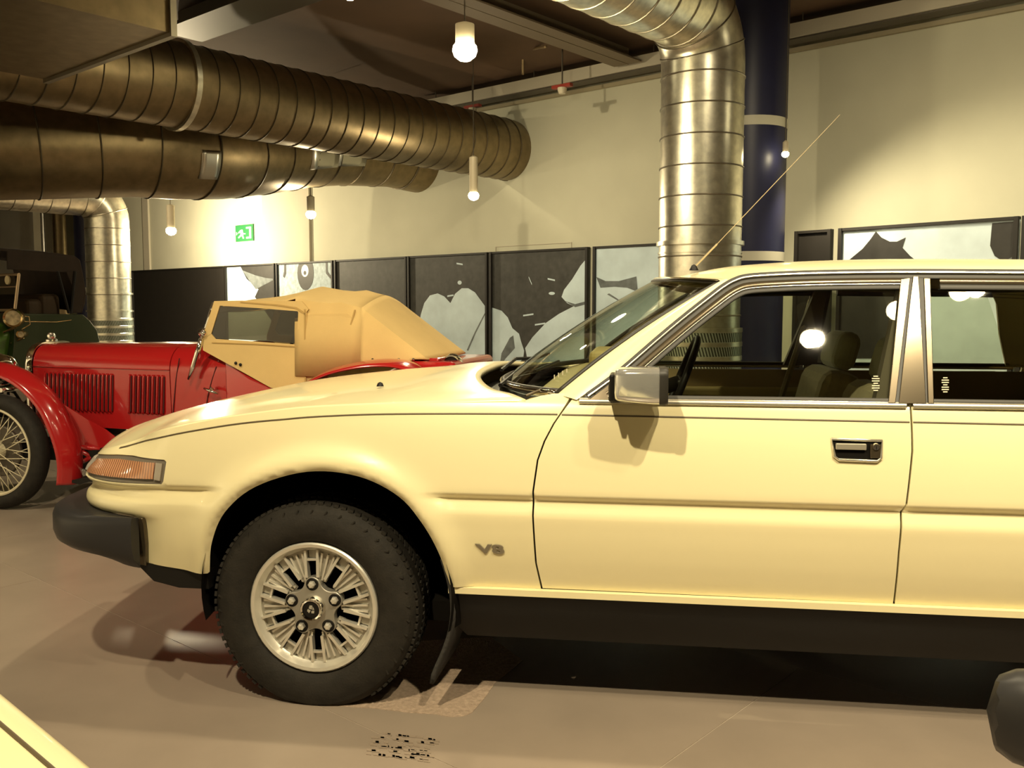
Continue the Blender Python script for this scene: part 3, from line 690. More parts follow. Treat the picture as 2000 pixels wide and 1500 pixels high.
# cream lip and black sill under the doors
def lipf(s, z): return (s, 0.034 + (0.385 - z) * 0.1, z)
lip = panel('sill_strip', [(0.405, 0.377), (2.47, 0.377), (2.47, 0.3585), (0.405, 0.3585)], lipf, PAINT, car, 0.03, (), 0.016)
def sillf(s, z): return (s, 0.058 + (max(0.0, 0.358 - z) / 0.165) ** 1.6 * 0.09, z)
sl = panel('sill_panel', [(0.41, 0.36), (2.47, 0.36), (2.47, 0.20), (0.44, 0.20), (0.41, 0.25)], sillf, BLACK, car, 0.04, (), 0.02)
for o in (lip, sl): mirror(o)
# black shell standing in for the shade in the shut lines, floor pan, wheel tubs
sh = panel('gap_shade_shell', [(0.44, 0.37), (2.44, 0.37), (2.44, 0.90), (0.44, 0.885)], lambda s, z: (s, side_f(z) + 0.03, z), VOID, car, 0.08, (), 0)
mirror(sh)
mb = MB(); mb.box((1.6, CW / 2, 0.25), (3.9, CW - 0.40, 0.06)); mb.box((-0.30, CW / 2, 0.53), (0.5, 0.95, 0.40)); mb.box((0.56, CW / 2, 0.60), (0.24, CW - 0.20, 0.52)); mb.box((0.15, CW / 2, 0.5), (0.7, 0.80, 0.55))
mb.build('underbody', VOID, car)
for xx in (0.045, 2.86):
    tb = MB().lathe([(0.375, 0.012), (0.395, 0.10), (0.395, 0.42), (0.0, 0.42)], 40, 'y', (xx, 0, 0.345), a0=-0.25, a1=pi + 0.25).build('wheel_tub', VOID, car, smooth=40); mirror(tb)
# bonnet
zcen = pchip([(-0.87, 0.752), (-0.736, 0.795), (-0.526, 0.846), (-0.319, 0.886), (-0.017, 0.919), (0.15, 0.934), (0.278, 0.952), (0.384, 0.958), (0.47, 0.955), (0.64, 0.945)])
ET = []
for k in range(60):
    s_e = 0.70 - 1.60 * k / 59; z_e = zbe(s_e); q_ = body(s_e, z_e); ET.append((q_[0], q_[1], z_e))
ET.sort()
YT = [(a, b) for a, b, c in ET]; ZTB = [(a, c) for a, b, c in ET]; XE0 = ET[0][0]
def bonnet(t, v):
    q = min(1.0, abs(2 * v - 1)); xf = XE0 - 0.075 * (1 - q ** 2.4); xr = 0.40 + 0.225 * q ** 3.2
    x = lerp(xf, xr, t); y0 = tab(max(x, XE0), YT); ze = tab(max(x, XE0), ZTB) - 0.25 * max(0.0, XE0 - x); y = lerp(y0, CW - y0, v)
    k = 1 - q ** 2.6; rear = sstep(0.25, 0.62, x)
    z = lerp(ze, max(ze, zcen(x)), k) + 0.012 * rear * math.exp(-((q - 0.93) / 0.1) ** 2)
    return x, y, z + 0.0005
bn = MB().grid(bonnet, 70, 70).build('bonnet', PAINT, car, smooth=True); sm = bn.modifiers.new('t', 'SOLIDIFY'); sm.thickness = 0.022; sm.offset = -1
# nose panel below the bonnet edge and lamp clusters
GREYS = mat('lamp_surround', (0.16, 0.14, 0.11), 0.4)
LENS = ribbed('indicator_lens', (0.62, 0.30, 0.15), 'X', 34, 0.12, 0.0, 0.7, (0.34, 0.17, 0.10)); LENS.node_tree.nodes['Principled BSDF'].inputs['Coat Weight'].default_value = 1.0
CLEARL = ribbed('headlamp_lens', (0.55, 0.52, 0.46), 'Y', 20, 0.1, 0.3, 0.6)
lo = lamp_top[:-1] + [(-0.427, 0.716), (-0.435, 0.668), (-0.443, 0.657), (-0.8, 0.653), (-1.42, 0.653), (-1.42, 0.69), (-1.1, 0.70)]
ls = panel('lamp_cluster', lo, lambda s, z: tuple(Vector(body(s, z)) + Vector((0.004, 0.004, 0))), GREYS, car, 0.02, (), 0.02)
il = panel('indicator_lens', [(-0.775, 0.704), (-0.63, 0.716), (-0.460, 0.719), (-0.464, 0.672), (-0.80, 0.664)], body, LENS, ls, 0.012, (), 0.012, lift=0.003)
for k, (s0, s1) in enumerate(((-0.83, -1.03), (-1.05, -1.27))):
    panel('headlamp', [(s0, 0.664), (s0, 0.698), (s1, 0.690), (s1, 0.664)], body, CLEARL, ls, 0.02, (), 0.012, lift=0.004)
panel('lens_rim', [(-0.456, 0.719), (-0.434, 0.718), (-0.441, 0.668), (-0.460, 0.671)], body, mat('lens_clear', (0.34, 0.30, 0.24), 0.15), ls, 0.012, (), 0.01, lift=0.004)
# pinstripe along the shoulder
trim = [(-0.67, 0.744), (-0.607, 0.757), (-0.54, 0.772), (-0.469, 0.787), (-0.39, 0.805), (-0.309, 0.820), (-0.23, 0.833), (-0.152, 0.843), (-0.07, 0.851), (0.0, 0.858), (0.11, 0.865), (0.227, 0.870), (0.44, 0.8745), (0.662, 0.877)]
trim = spline(trim, 4)
STRIPE = mat('stripe_brown', (0.10, 0.075, 0.04), 0.4)
ribbon('pinstripe', trim[:-1] + [(0.69, 0.877), (0.7155, 0.877)], body, STRIPE, car, -0.0022, 0.0022, 0.0016)
for x0, x1 in ((0.7275, 1.641), (1.65, 2.54)): ribbon('pinstripe', [(lerp(x0, x1, k / 20), 0.8765 - 0.005 * (lerp(x0, x1, k / 20) - .7)) for k in range(21)], body, STRIPE, car, -0.0022, 0.0022, 0.0016)
# wrap-round rubber bumper
def bump(s, z, o):
    x, y, nx, ny = plan(s); return (x - nx * o, y - ny * o, z)
bs = [-0.512 - (1.52 - 0.512) * (k / 44) for k in range(45)]
sec = [(-0.03, 0.556), (0.075, 0.562), (0.090, 0.553), (0.097, 0.535), (0.097, 0.49), (0.090, 0.468), (0.070, 0.452), (-0.03, 0.418)]
mb = MB(); vs_ = []
for s in bs:
    k = 1 - sstep(-0.62, -0.515, s); k2 = 1 - sstep(-0.75, -0.5, s)
    for o, z in sec:
        zz = z - (0.012 * (1 - k2) if z < 0.46 else 0) ; vs_.append(bump(s, zz, lerp(0.018, o, 0.28 + 0.72 * k2)))
S = len(sec); mb.add(vs_, [(i * S + k, (i + 1) * S + k, (i + 1) * S + (k + 1) % S, i * S + (k + 1) % S) for i in range(len(bs) - 1) for k in range(S)] + [tuple(range(S)), tuple((len(bs) - 1) * S + k for k in range(S))])
bo = mb.build('front_bumper', BUMPER, car, smooth=45); mirror(bo)
mb = MB(); mb.prism([(-0.524, 0.555), (-0.500, 0.555), (-0.499, 0.54), (-0.505, 0.47), (-0.517, 0.40), (-0.542, 0.405)], lambda a, b, h: (a, off(a, b) - 0.012 + h, b), 0.03)
bc = mb.build('bumper_end_cap', BRONZE, car, bevel=0.003); mirror(bc)
val = panel('front_valance', [(-0.53, 0.408), (-0.33, 0.386), (-0.325, 0.335), (-0.42, 0.335), (-0.50, 0.352), (-0.55, 0.40)], lambda s, z: (s, 0.05, z), BLACK, car, 0.04, (), 0.05); mirror(val)
mb = MB(); mb.box((-0.62, CW / 2, 0.46), (0.30, 1.25, 0.2)); mb.build('front_crossmember', BLACK, car)
# scuttle and windscreen
def sbot(v):
    q = min(1.0, abs(2 * v - 1)); k = 1 - q ** 2.4; return Vector((0.705 - 0.255 * k, lerp(0.10, CW - 0.10, v), 0.926 - 0.012 * k))
def stop(v):
    q = min(1.0, abs(2 * v - 1)); k = 1 - q ** 2.4; return Vector((1.172 - 0.185 * k, lerp(0.245, CW - 0.245, v), 1.246 + 0.022 * k))
def screen(t, v):
    p = sbot(v).lerp(stop(v), t); b = 4 * t * (1 - t); return p + Vector((-0.010, 0, 0.014)) * b
MB().grid(screen, 20, 48).build('windscreen', SCREEN, car, smooth=True)
def edge_strip(name, fn, w_, m, n=48, h=0.006, par=None):
    mb = MB(); mb.tube([fn(i / n) for i in range(n + 1)], w_, 8); return mb.build(name, m, par or car, smooth=True)
edge_strip('screen_trim', lambda v: screen(0.0, v) + Vector((0, 0, 0.004)), 0.009, CHROME)
edge_strip('screen_trim', lambda v: screen(1.0, v) + Vector((0, 0, 0.002)), 0.005, BRIGHT)
edge_strip('screen_seal', lambda v: screen(0.985, v), 0.005, SEAL)
edge_strip('screen_seal', lambda v: screen(0.02, v), 0.010, SEAL)
for vv in (0.0, 1.0):
    mb = MB(); mb.tube([screen(k / 20, vv) for k in range(21)], 0.008, 8); mb.build('screen_seal', SEAL, car, smooth=True)
def scut(t, v):
    p = sbot(v) + Vector((0.02, 0, -0.012)); q = min(1.0, abs(2 * v - 1)); b = Vector((0.38 + 0.225 * q ** 3.2, p.y, 0.885)); return b.lerp(p, t)
MB().grid(scut, 6, 40).build('scuttle', BLACK, car, smooth=True)
for k, (a, b) in enumerate((((0.50, 0.40, 0.925), (0.58, 1.05, 0.945)), ((0.42, 0.95, 0.935), (0.50, 1.45, 0.955)))):
    mb = MB(); mb.tube([a, Vector(a).lerp(Vector(b), .5) + Vector((-.02, 0, .02)), b], 0.007, 6); mb.tube([Vector(b) + Vector((-.02, -.22, -.004)), Vector(b) + Vector((.03, .2, .008))], 0.006, 6)
    mb.build('wiper', BLACK, car)
MB().tube([(0.615, 0.135, 0.918), (0.66, 0.17, 0.935), (0.70, 0.105, 0.922)], 0.004, 6).build('washer_hose', STRIPE, car)
mb = MB(); mb.lathe([(0, .014), (.008, .010), (.012, 0)], 12, 'z', (0.13, 0.32, 0.924)); mb.build('washer_jet', BLACK, car, smooth=True)
# cream front pillar
gpx = [(1126, 781), (1198, 729), (1282, 657), (1335, 613), (1390, 570), (1412, 554), (1432, 543), (1455, 536), (1500, 532), (1600, 528), (1760, 526), (2000, 527)]
GC = [PU(u, v) for u, v in gpx]; zr = GC[-1][1]
GC = GC[:-1] + [(GC[-1][0], zr), (2.35, zr - 0.004), (2.6, zr - 0.016)]
GC = spline(GC, 6)
iend = max(i for i, p in enumerate(GC) if p[0] < 1.19)
def pillar(i_, t):
    i = int(round(i_ * iend)); x, z = GC[i]; f = i / iend; p = Vector(upper(x, z)); tt = (z - 0.926) / (1.246 - 0.926); q = screen(max(0.0, min(1.0, tt)), 0.0)
    q = Vector((min(q.x, p.x - 0.012), q.y, q.z)); m_ = p.lerp(q, t); return m_ + Vector((-0.006, -0.010, 0.004)) * (4 * t * (1 - t))
ap = MB().grid(pillar, iend, 6).build('front_pillar', PAINT, car, smooth=True); mirror(ap)
# roof
zroof = pchip([(0.95, 1.262), (1.05, 1.283), (1.2, 1.302), (1.456, 1.319), (1.7, 1.324), (2.03, 1.321), (2.4, 1.302), (2.75, 1.262)])
def roof(t, v):
    q = min(1.0, abs(2 * v - 1)); f = stop(v); xe = 2.72; x = lerp(f.x, xe, t)
    # near edge follows the gutter line
    zz = GC[0][1]; j = 0
    while j < len(GC) - 2 and GC[j + 1][0] < x: j += 1
    k = max(0.0, min(1.0, (x - GC[j][0]) / (GC[j + 1][0] - GC[j][0]))); ze = lerp(GC[j][1], GC[j + 1][1], k)
    y0 = up_y(ze) + 0.002; y = lerp(y0, CW - y0, v)
    z = lerp(ze, max(ze + 0.01, zroof(x)), (1 - q ** 4.0) ** 0.8)
    if t < 0.12: z = lerp(f.z + 0.004, z, sstep(0, 0.12, t) ** 0.7) if q < 0.985 else min(z, lerp(f.z + .004, z, t / .12))
    return x, y, z
MB().grid(roof, 60, 64).build('roof', PAINT, car, smooth=True)
def hatch(t, v):
    y0 = lerp(0.20, 0.16, t); q = min(1.0, abs(2 * v - 1)); zz = lerp(1.255 - 0.02 * q ** 3, 0.91, t ** 1.15); return lerp(2.70, 3.70, t), lerp(y0, CW - y0, v), zz + 0.04 * sin(pi * t)
MB().grid(hatch, 16, 20).build('tailgate', PAINT, car, smooth=True)
mb = MB(); mb.box((3.72, CW / 2, 0.62), (0.08, CW - 0.16, 0.52)); mb.build('tail_panel', PAINT, car, bevel=0.03)
mb = MB(); mb.box((3.80, CW / 2, 0.50), (0.16, CW - 0.02, 0.12)); mb.build('rear_bumper', BUMPER, car, bevel=0.03)
# mouldings round the doors: gutter, chrome, frame, seals
def rib(name, path, m, a, b, h):
    oo = offset2(path, b); path = [p for p, q in zip(path, oo) if q[1] > 0.917]
    o = ribbon(name, path, upper, m, car, a, b, h); mirror(o); return o
rib('gutter_seal', GC, SEAL, 0.0, 0.009, 0.004)
rib('gutter_trim', GC, BRIGHT, 0.0085, 0.0145, 0.009)
rib('gutter_seal', GC, SEAL, 0.014, 0.026, 0.002)
GF = [p for p in GC if p[0] < 1.668]
rib('window_frame', GF, BRONZE, 0.0255, 0.042, 0.005)
rib('window_frame_edge', GF, BRIGHT, 0.0415, 0.0440, 0.005)
rib('window_seal', GF, SEAL, 0.0438, 0.056, 0.003)
GR = [p for p in GC if p[0] > 1.725 and p[0] < 2.5]
rib('window_frame', GR, BRONZE, 0.0255, 0.042, 0.005); rib('window_seal', GR, SEAL, 0.042, 0.056, 0.003)
zw = 0.926
def strip(name, px4, m, h, proud=0.004):
    q = [PU(u, v) for u, v in px4]; mb = MB(); mb.prism(q, lambda a, b, t: Vector(upper(a, b)) + Vector((0, -0.894, 0.447)) * (t - 0.006 + proud), 0.008)
    o = mb.build(name, m, car, bevel=0.0015); mirror(o); return o
strip('window_frame', [(1758, 547), (1777, 544), (1748, 789), (1734, 789)], BRONZE, 0, 0.004)
strip('pillar_seal', [(1776, 544), (1784, 544), (1757, 790), (1747, 790)], SEAL, 0, 0.001)
strip('door_pillar', [(1782, 541), (1793, 541), (1808, 790), (1754, 790)], mat('pillar_satin', (0.10, 0.082, 0.055), 0.16, 0.8), 0, 0.004)
strip('pillar_seal', [(1792, 543), (1804, 543), (1812, 790), (1806, 790)], SEAL, 0, 0.001)
strip('window_frame', [(1803, 545), (1816, 545), (1823, 790), (1812, 790)], BRONZE, 0, 0.004)
# side glass
gl = offset2([p for p in GC if p[0] < 1.63], 0.050); gl = [p for p in gl if p[1] > zw - 0.006]
a, b = PU(1758, 556), PU(1736, 787)
fg = panel('door_glass', [(gl[0][0], zw - 0.008)] + gl + [a, (b[0], zw - 0.008)], lambda x, z: (x, up_y(z) + 0.006, z), GLASS, car, 0.05, (), 0); mirror(fg)
a, b = PU(1815, 556), PU(1822, 787); g2 = offset2([p for p in GC if 1.75 < p[0] < 2.36], 0.050)
rg = panel('door_glass', [(b[0], zw - 0.008), (2.48, zw - 0.008), (2.44, 1.05), (g2[-1][0], g2[-1][1])] + g2[::-1][1:] + [a], lambda x, z: (x, up_y(z) + 0.006, z), GLASS, car, 0.05, (), 0); mirror(rg)
cp_ = panel('rear_pillar', [(2.485, zw), (2.43, 1.06), (2.39, 1.19), (2.36, GC[-1][1] - 0.02), (2.6, GC[-1][1] - 0.012), (2.75, 1.22), (3.1, 1.12), (3.6, 0.93), (3.3, 0.92)], upper, PAINT, car, 0.05, (), 0.02); mirror(cp_)
# waist moulding
wl = ribbon('waist_trim', [(0.775 + 0.02 * k, 0.913) for k in range(44)], lambda x, z: (x, 0.050 + (z - 0.913) * 0.6, z), BRIGHT, car, -0.008, 0.006, 0.006); mirror(wl)
wl = ribbon('waist_trim', [(1.652 + 0.03 * k, 0.913) for k in range(30)], lambda x, z: (x, 0.050 + (z - 0.913) * 0.6, z), BRIGHT, car, -0.008, 0.006, 0.006); mirror(wl)
ws_ = ribbon('waist_seal', [(0.79 + 0.03 * k, 0.925) for k in range(58)], lambda x, z: (x, 0.056 + (z - 0.925) * 0.5, z), SEAL, car, -0.006, 0.006, 0.003); mirror(ws_)
# triangular corner piece and door mirror
strip('corner_filler', [(1148, 783), (1205, 783), (1205, 740)], BRONZE, 0, 0.003)
mx0, mx1, mz0, mz1 = 0.875, 0.992, 0.921, 1.014
mb = MB(); nx_, rings = 14, []
def rrect(cy, cz, hy, hz, r, n=6):
    out = []
    for sx, sz, a0 in ((1, 1, 0), (-1, 1, 90), (-1, -1, 180), (1, -1, 270)):
        for k in range(n + 1): a = radians(a0 + 90 * k / n); out.append((cy + sx * (hy - r) + r * cos(a), cz + sz * (hz - r) + r * sin(a)))
    return out
vs_ = []
prof = [(0.0, 0.62), (0.02, 0.80), (0.08, 0.88), (0.3, 0.94), (0.6, 0.985), (0.85, 1.0), (1.0, 0.99)]
for f, k in prof:
    x = lerp(mx0, mx1, f)
    for y, z in rrect(-0.058, (mz0 + mz1) / 2 + 0.004 - 0.003 * f, 0.062 * k, (mz1 - mz0) / 2 * k, 0.020 * k): vs_.append((x, y, z))
n_ = 28; mb.add(vs_, [(i * n_ + k, (i + 1) * n_ + k, (i + 1) * n_ + (k + 1) % n_, i * n_ + (k + 1) % n_) for i in range(len(prof) - 1) for k in range(n_)] + [tuple(range(n_))])
mr = mb.build('door_mirror', mat('mirror_chrome', (0.74, 0.75, 0.72), 0.10, 0.78), car, smooth=50)
mb = MB(); vs_ = []
for x, k in ((mx1 - 0.002, 1.03), (mx1 + 0.012, 1.04), (mx1 + 0.020, 0.98), (mx1 + 0.016, 0.90)):
    for y, z in rrect(-0.058, (mz0 + mz1) / 2 + 0.001, 0.062 * k, (mz1 - mz0) / 2 * k, 0.020): vs_.append((x, y, z))
mb.add(vs_, [(i * n_ + k, (i + 1) * n_ + k, (i + 1) * n_ + (k + 1) % n_, i * n_ + (k + 1) % n_) for i in range(3) for k in range(n_)] + [tuple(range(3 * n_, 4 * n_))])
mb.build('mirror_rim', SEAL, mr, smooth=40)
mb = MB(); mb.box((0.868, -0.03, 0.962), (0.014, 0.10, 0.070)); mb.box((0.872, 0.02, 0.945), (0.03, 0.08, 0.05)); mb.build('mirror_arm', BLACK, mr, bevel=0.005)
# door handle
def handle(x0, x1):
    e = panel('door_handle', [(x0, 0.826), (x1, 0.824), (x1 - 0.004, 0.778), (x1 - 0.012, 0.771), (x0 + 0.016, 0.773), (x0 + 0.007, 0.780)], lambda x, z: (x, side_f(z) - 0.002, z), VOID, car, 0.02, (), 0.006)
    loop = [(x0, 0.826), (x1, 0.824), (x1 - 0.004, 0.779), (x1 - 0.013, 0.771), (x0 + 0.017, 0.773), (x0 + 0.007, 0.781)]
    MB().tube([(x, side_f(z) - 0.004, z) for x, z in loop], 0.0042, 8, closed=True).build('handle_frame', BRIGHT, e, smooth=True)
    mb = MB(); mb.box(((x0 + x1) / 2 - 0.016, side_f(.806) - 0.008, 0.808), (x1 - x0 - 0.050, 0.010, 0.016)); mb.build('handle_pull', mat('satin_chrome', (0.62, 0.58, 0.48), 0.35, 0.7), e, bevel=0.002)
    mb = MB(); mb.box((x1 - 0.018, side_f(.80) - 0.006, 0.797), (0.026, 0.010, 0.036)); mb.build('lock_plate', BRONZE, e, bevel=0.002)
    MB().lathe([(0, -.006), (.008, -.006), (.010, -.002), (.010, .004)], 20, 'y', (x1 - 0.017, side_f(.81) - 0.010, 0.809)).build('lock_barrel', CHROME, e, smooth=40)
    MB().box((x1 - 0.017, side_f(.81) - 0.0165, 0.807), (0.0015, 0.002, 0.009)).build('key_slot', BLACK, e)
    return e
handle(1.442, 1.569); handle(2.36, 2.487)
# V8 badge
fc = bpy.data.curves.new('badge', 'FONT'); fc.body = 'V8'; fc.size = 0.045; fc.extrude = 0.0015; fc.bevel_depth = 0.0004; fc.shear = -0.10; fc.space_character = 1.05; fc.offset = 0.0016
tmp = link('badge_text', fc); bpy.context.view_layer.update()
bme = bpy.data.meshes.new_from_object(tmp.evaluated_get(bpy.context.evaluated_depsgraph_get())); bpy.data.objects.remove(tmp)
bme.materials.clear(); bme.materials.append(mat('badge_metal', (0.26, 0.23, 0.17), 0.35, 0.6))
bg = link('badge', bme, car); bg.location = (0.497, side_f(.486) - 0.002, 0.486); bg.rotation_euler = (pi / 2 + math.atan((side_f(.486) - side_f(.516)) / 0.03), 0, 0); bg.scale = (1.45, 0.80, 1); tag(bg, 'silver V8 badge')
# aerial
mb = MB(); mb.lathe([(0, .02), (.008, .016), (.016, 0)], 14, 'z', (1.115, 0.70, 1.296)); mb.build('aerial_base', BLACK, car, smooth=True)
mb = MB(); mb.tube([(1.115, 0.70, 1.305), (1.19, 0.70, 1.383)], 0.0035, 6); mb.tube([(1.19, 0.70, 1.383), (1.575, 0.70, 1.797)], 0.0013, 6); mb.build('aerial', mat('aerial_steel', (0.6, 0.5, 0.34), 0.3, 0.8), car)
# etched marks on the glass
for (u0, v0, n, st, wv, hh) in ((1704, 734, 7, 4.6, 15, 2), (1840, 737, 7, 4.6, 14, 2)):
    q = MB()
    for k in range(n):
        wv_ = wv * (1.0 if k % 3 else 0.6); pp = [PU(u0 + a + 7 - wv_ / 2, v0 + b + st * k) for a, b in ((0, 0), (wv_, 0), (wv_, hh), (0, hh))]
        q.prism(pp, lambda a, b, t: Vector(upper(a, b)) + Vector((0, 0.004 - t, 0)), 0.001)
    q.build('etched_mark', mat('etch_white', (0.55, 0.5, 0.36), 0.6), car)
q = MB()
for k in range(4):
    c = screen(0.10, 0.05) + Vector((0.012 * k, -0.004, 0.008 + 0.006 * k)); q.box(c, (0.003, 0.002, 0.013))
q.build('screen_sticker', mat('etch_white', (0.55, 0.5, 0.36), 0.6), car)

# wheels
def make_wheel(parent, loc, detail=True):
    prof = [(0.150, 0.16), (0.168, 0.05), (0.168, 0.018), (0.176, 0.008), (0.1785, 0.001), (0.181, -0.003), (0.190, -0.005), (0.194, -0.001), (0.195, 0.008), (0.188, 0.014), (0.19, 0.18), (0.15, 0.18)]
    w_ = MB().lathe(prof, 64, 'y').build('wheel', ALLOY, parent, smooth=35); w_.location = loc
    mb = MB(); tp = [(0.186, 0.02), (0.196, 0.006), (0.206, -0.006), (0.228, -0.015), (0.252, -0.017), (0.272, -0.012), (0.286, -0.004), (0.289, -0.003), (0.292, 0.0), (0.303, 0.012), (0.309, 0.024), (0.313, 0.04), (0.3145, 0.10), (0.313, 0.158), (0.305, 0.178), (0.28, 0.20), (0.25, 0.21), (0.19, 0.19)]
    mb.lathe(tp, 96, 'y'); zf = -loc[2]
    nv = []
    for x, y, z in mb.v:
        if z < zf + 0.0014: z = zf + 0.0014
        elif z < zf + 0.05: y = y - 0.006 * (1 - (z - zf) / 0.05) if y < 0.03 else y
        nv.append((x, y, z))
    mb.v = nv; mb.build('tyre', RUBBER, w_, smooth=50)
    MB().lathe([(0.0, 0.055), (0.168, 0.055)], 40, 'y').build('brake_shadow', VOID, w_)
    if not detail: return w_
    mb = MB(); N = 84
    for k in range(N):
        a = 2 * pi * k / N
        if sin(a) < -0.85: continue
        for yy, rr, ww in ((0.022, 0.3085, 0.020), (0.075, 0.314, 0.030), (0.13, 0.314, 0.030)):
            M = Matrix.Rotation(-a, 3, 'Y'); Z = Matrix.Rotation(0.5 if yy > .05 else 0.15, 3, 'X') if True else None
            mb.box(M @ Vector((rr, yy, 0)), (0.008, ww, 0.014), M @ Z)
    tr = mb.build('tread', RUBBER, w_); tr['kind'] = 'stuff'
    mb = MB()
    for k in range(N // 2):
        a = 2 * pi * (k + .5) / (N // 2)
        if sin(a) < -0.7: continue
        M = Matrix.Rotation(-a, 3, 'Y'); mb.box(M @ Vector((0.283, -0.0045, 0)), (0.020, 0.006, 0.004), M @ Matrix.Rotation(0.5, 3, 'Y'))
    tr = mb.build('sidewall_ribs', RUBBER, w_); tr['kind'] = 'stuff'
    # spoke pairs, bridges, finned webs
    a_off = radians(3)
    spm = MB().prism([(0.088, -0.0045), (0.168, -0.0035), (0.168, 0.0035), (0.088, 0.0045)], lambda a, b, h: (a, 0.012 + h - (0.0 if a > .1 else 0.006), b), 0.022).mesh('spoke', ALLOY)
    brm = MB().box((0.139, 0.022, 0), (0.006, 0.012, 0.032)).mesh('bridge', ALLOY)
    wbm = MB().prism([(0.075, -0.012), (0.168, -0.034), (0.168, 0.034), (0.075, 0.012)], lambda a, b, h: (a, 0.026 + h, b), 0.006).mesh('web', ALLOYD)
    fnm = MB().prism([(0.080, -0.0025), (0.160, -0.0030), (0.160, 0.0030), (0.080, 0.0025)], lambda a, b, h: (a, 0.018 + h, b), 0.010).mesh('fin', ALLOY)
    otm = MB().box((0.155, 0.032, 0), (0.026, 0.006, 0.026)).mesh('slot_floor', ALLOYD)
    for k in range(10):
        a = pi / 2 + a_off + k * pi / 5
        for s in (-1, 1):
            o = link('spoke', spm, w_); o.rotation_euler = (0, -a - s * 0.02, 0); o.location = Matrix.Rotation(-a, 3, 'Y') @ Vector((0, 0, s * 0.0155))
        for nm, me in (('bridge', brm), ('slot_floor', otm)):
            o = link(nm, me, w_); o.rotation_euler = (0, -a, 0)
        o = link('web', wbm, w_); o.rotation_euler = (0, -a - pi / 10, 0)
        for s in (-0.12, 0.0, 0.12):
            o = link('fin', fnm, w_); o.rotation_euler = (0, -a - pi / 10 + s, 0)
    # five-lobed boss
    pts_ = []
    for k in range(80):
        a = 2 * pi * k / 80 + pi / 2 + a_off; c = cos(5 * (a - pi / 2 - a_off)); pts_.append(((0.077 + 0.013 * (abs(c) ** 0.7) * (1 if c > 0 else -1)) * cos(a), (0.077 + 0.013 * (abs(c) ** 0.7) * (1 if c > 0 else -1)) * sin(a)))
    MB().prism(pts_, lambda a, b, h: (a, 0.004 + h, b), 0.03).build('boss', mat('alloy_matt', (0.42, 0.40, 0.35), 0.5, 0.8), w_, bevel=0.003)
    pk = MB().lathe([(0.0, 0.0045), (0.0165, 0.0035), (0.0175, 0.0025), (0.019, 0.0035), (0.0195, 0.006)], 24, 'y').mesh('nut_pocket', BLACK, 40)
    nm_ = MB().lathe([(0, -0.012), (0.006, -0.0115), (0.0105, -0.006), (0.0115, 0.002), (0.0115, 0.006)], 6, 'y').mesh('wheel_nut', ALLOY)
    for k in range(5):
        a = pi / 2 + a_off + k * 2 * pi / 5; p = (0.069 * cos(a), 0, 0.069 * sin(a))
        o = link('nut_pocket', pk, w_); o.location = p; o = link('wheel_nut', nm_, w_); o.location = p
    MB().lathe([(0.026, -0.022), (0.030, -0.024), (0.034, -0.018), (0.036, 0.0), (0.037, 0.008)], 40, 'y').build('centre_cap', CHROME, w_, smooth=40)
    MB().lathe([(0, -0.0185), (0.026, -0.0185)], 32, 'y').build('cap_badge', BLACK, w_)
    EM = mat('emblem_silver', (0.55, 0.53, 0.45), 0.4, 0.6)
    for sh_ in ([(-0.004, 0.013), (0.004, 0.013), (0.002, 0.001), (-0.007, 0.004)], [(-0.010, 0.002), (-0.001, -0.002), (-0.006, -0.010), (-0.012, -0.004)], [(0.001, -0.003), (0.010, -0.002), (0.009, -0.010), (0.001, -0.010)], [(0.005, 0.010), (0.010, 0.001), (0.004, 0.0)]):
        MB().prism(sh_, lambda a, b, h: (a, -0.0195 + h, b), 0.0012).build('cap_emblem', EM, w_)
    return w_
make_wheel(car, (0, 0.045, 0.2945))
o = make_wheel(car, (2.815, 0.045, 0.2945), False)
for xx in (0, 2.815):
    o = make_wheel(car, (xx, CW - 0.045, 0.2945), False); o.rotation_euler = (0, 0, pi)
# mud flap
def flap(t, v):
    p = Vector((lerp(0.395, 0.362, t ** 2), lerp(0.03, 0.31, v), lerp(0.46, 0.09 + 0.02 * v, t))); p.x += 0.035 * sin(pi * min(1, t * 1.1)) + 0.02 * v; return p
fp = MB().grid(flap, 14, 6).build('mud_flap', mat('flap_rubber', (0.028, 0.026, 0.024), 0.85, bump=0.4, bscale=120), car, smooth=True); s = fp.modifiers.new('t', 'SOLIDIFY'); s.thickness = 0.012; mirror(fp)
# interior
mb = MB(); mb.box((1.7, 0.105, 0.62), (2.0, 0.02, 0.56)); o = mb.build('door_trim', TRIMBR, car); mirror(o)
mb = MB(); mb.box((1.35, 0.135, 0.80), (0.9, 0.05, 0.05)); o = mb.build('door_armrest', DASH, car, bevel=0.015); mirror(o)
dpro = [(0.60, 0.90), (0.70, 0.925), (0.86, 0.93), (0.93, 0.915), (0.95, 0.87), (0.92, 0.70), (0.80, 0.60), (0.62, 0.60)]
mb = MB(); mb.prism(dpro, lambda a, b, h: (a, 0.12 + h, b), CW - 0.24); mb.build('dashboard', DASH, car, bevel=0.02)
mb = MB(); mb.box((0.84, 1.30, 0.96), (0.20, 0.40, 0.09)); mb.build('instrument_binnacle', DASH, car, bevel=0.025)
mb = MB(); mb.tube([(1.10 + 0.19 * cos(a) * 0.35, 1.30 + 0.19 * sin(a), 0.87 + 0.19 * cos(a) * 0.93) for a in [2 * pi * k / 32 for k in range(32)]], 0.014, 8, closed=True)
mb.tube([(1.10, 1.12, .87), (1.10, 1.48, .87)], 0.014, 8); mb.tube([(1.10, 1.30, .87), (0.9, 1.30, .80)], 0.03, 10); mb.build('steering_wheel', BLACK, car, smooth=True)
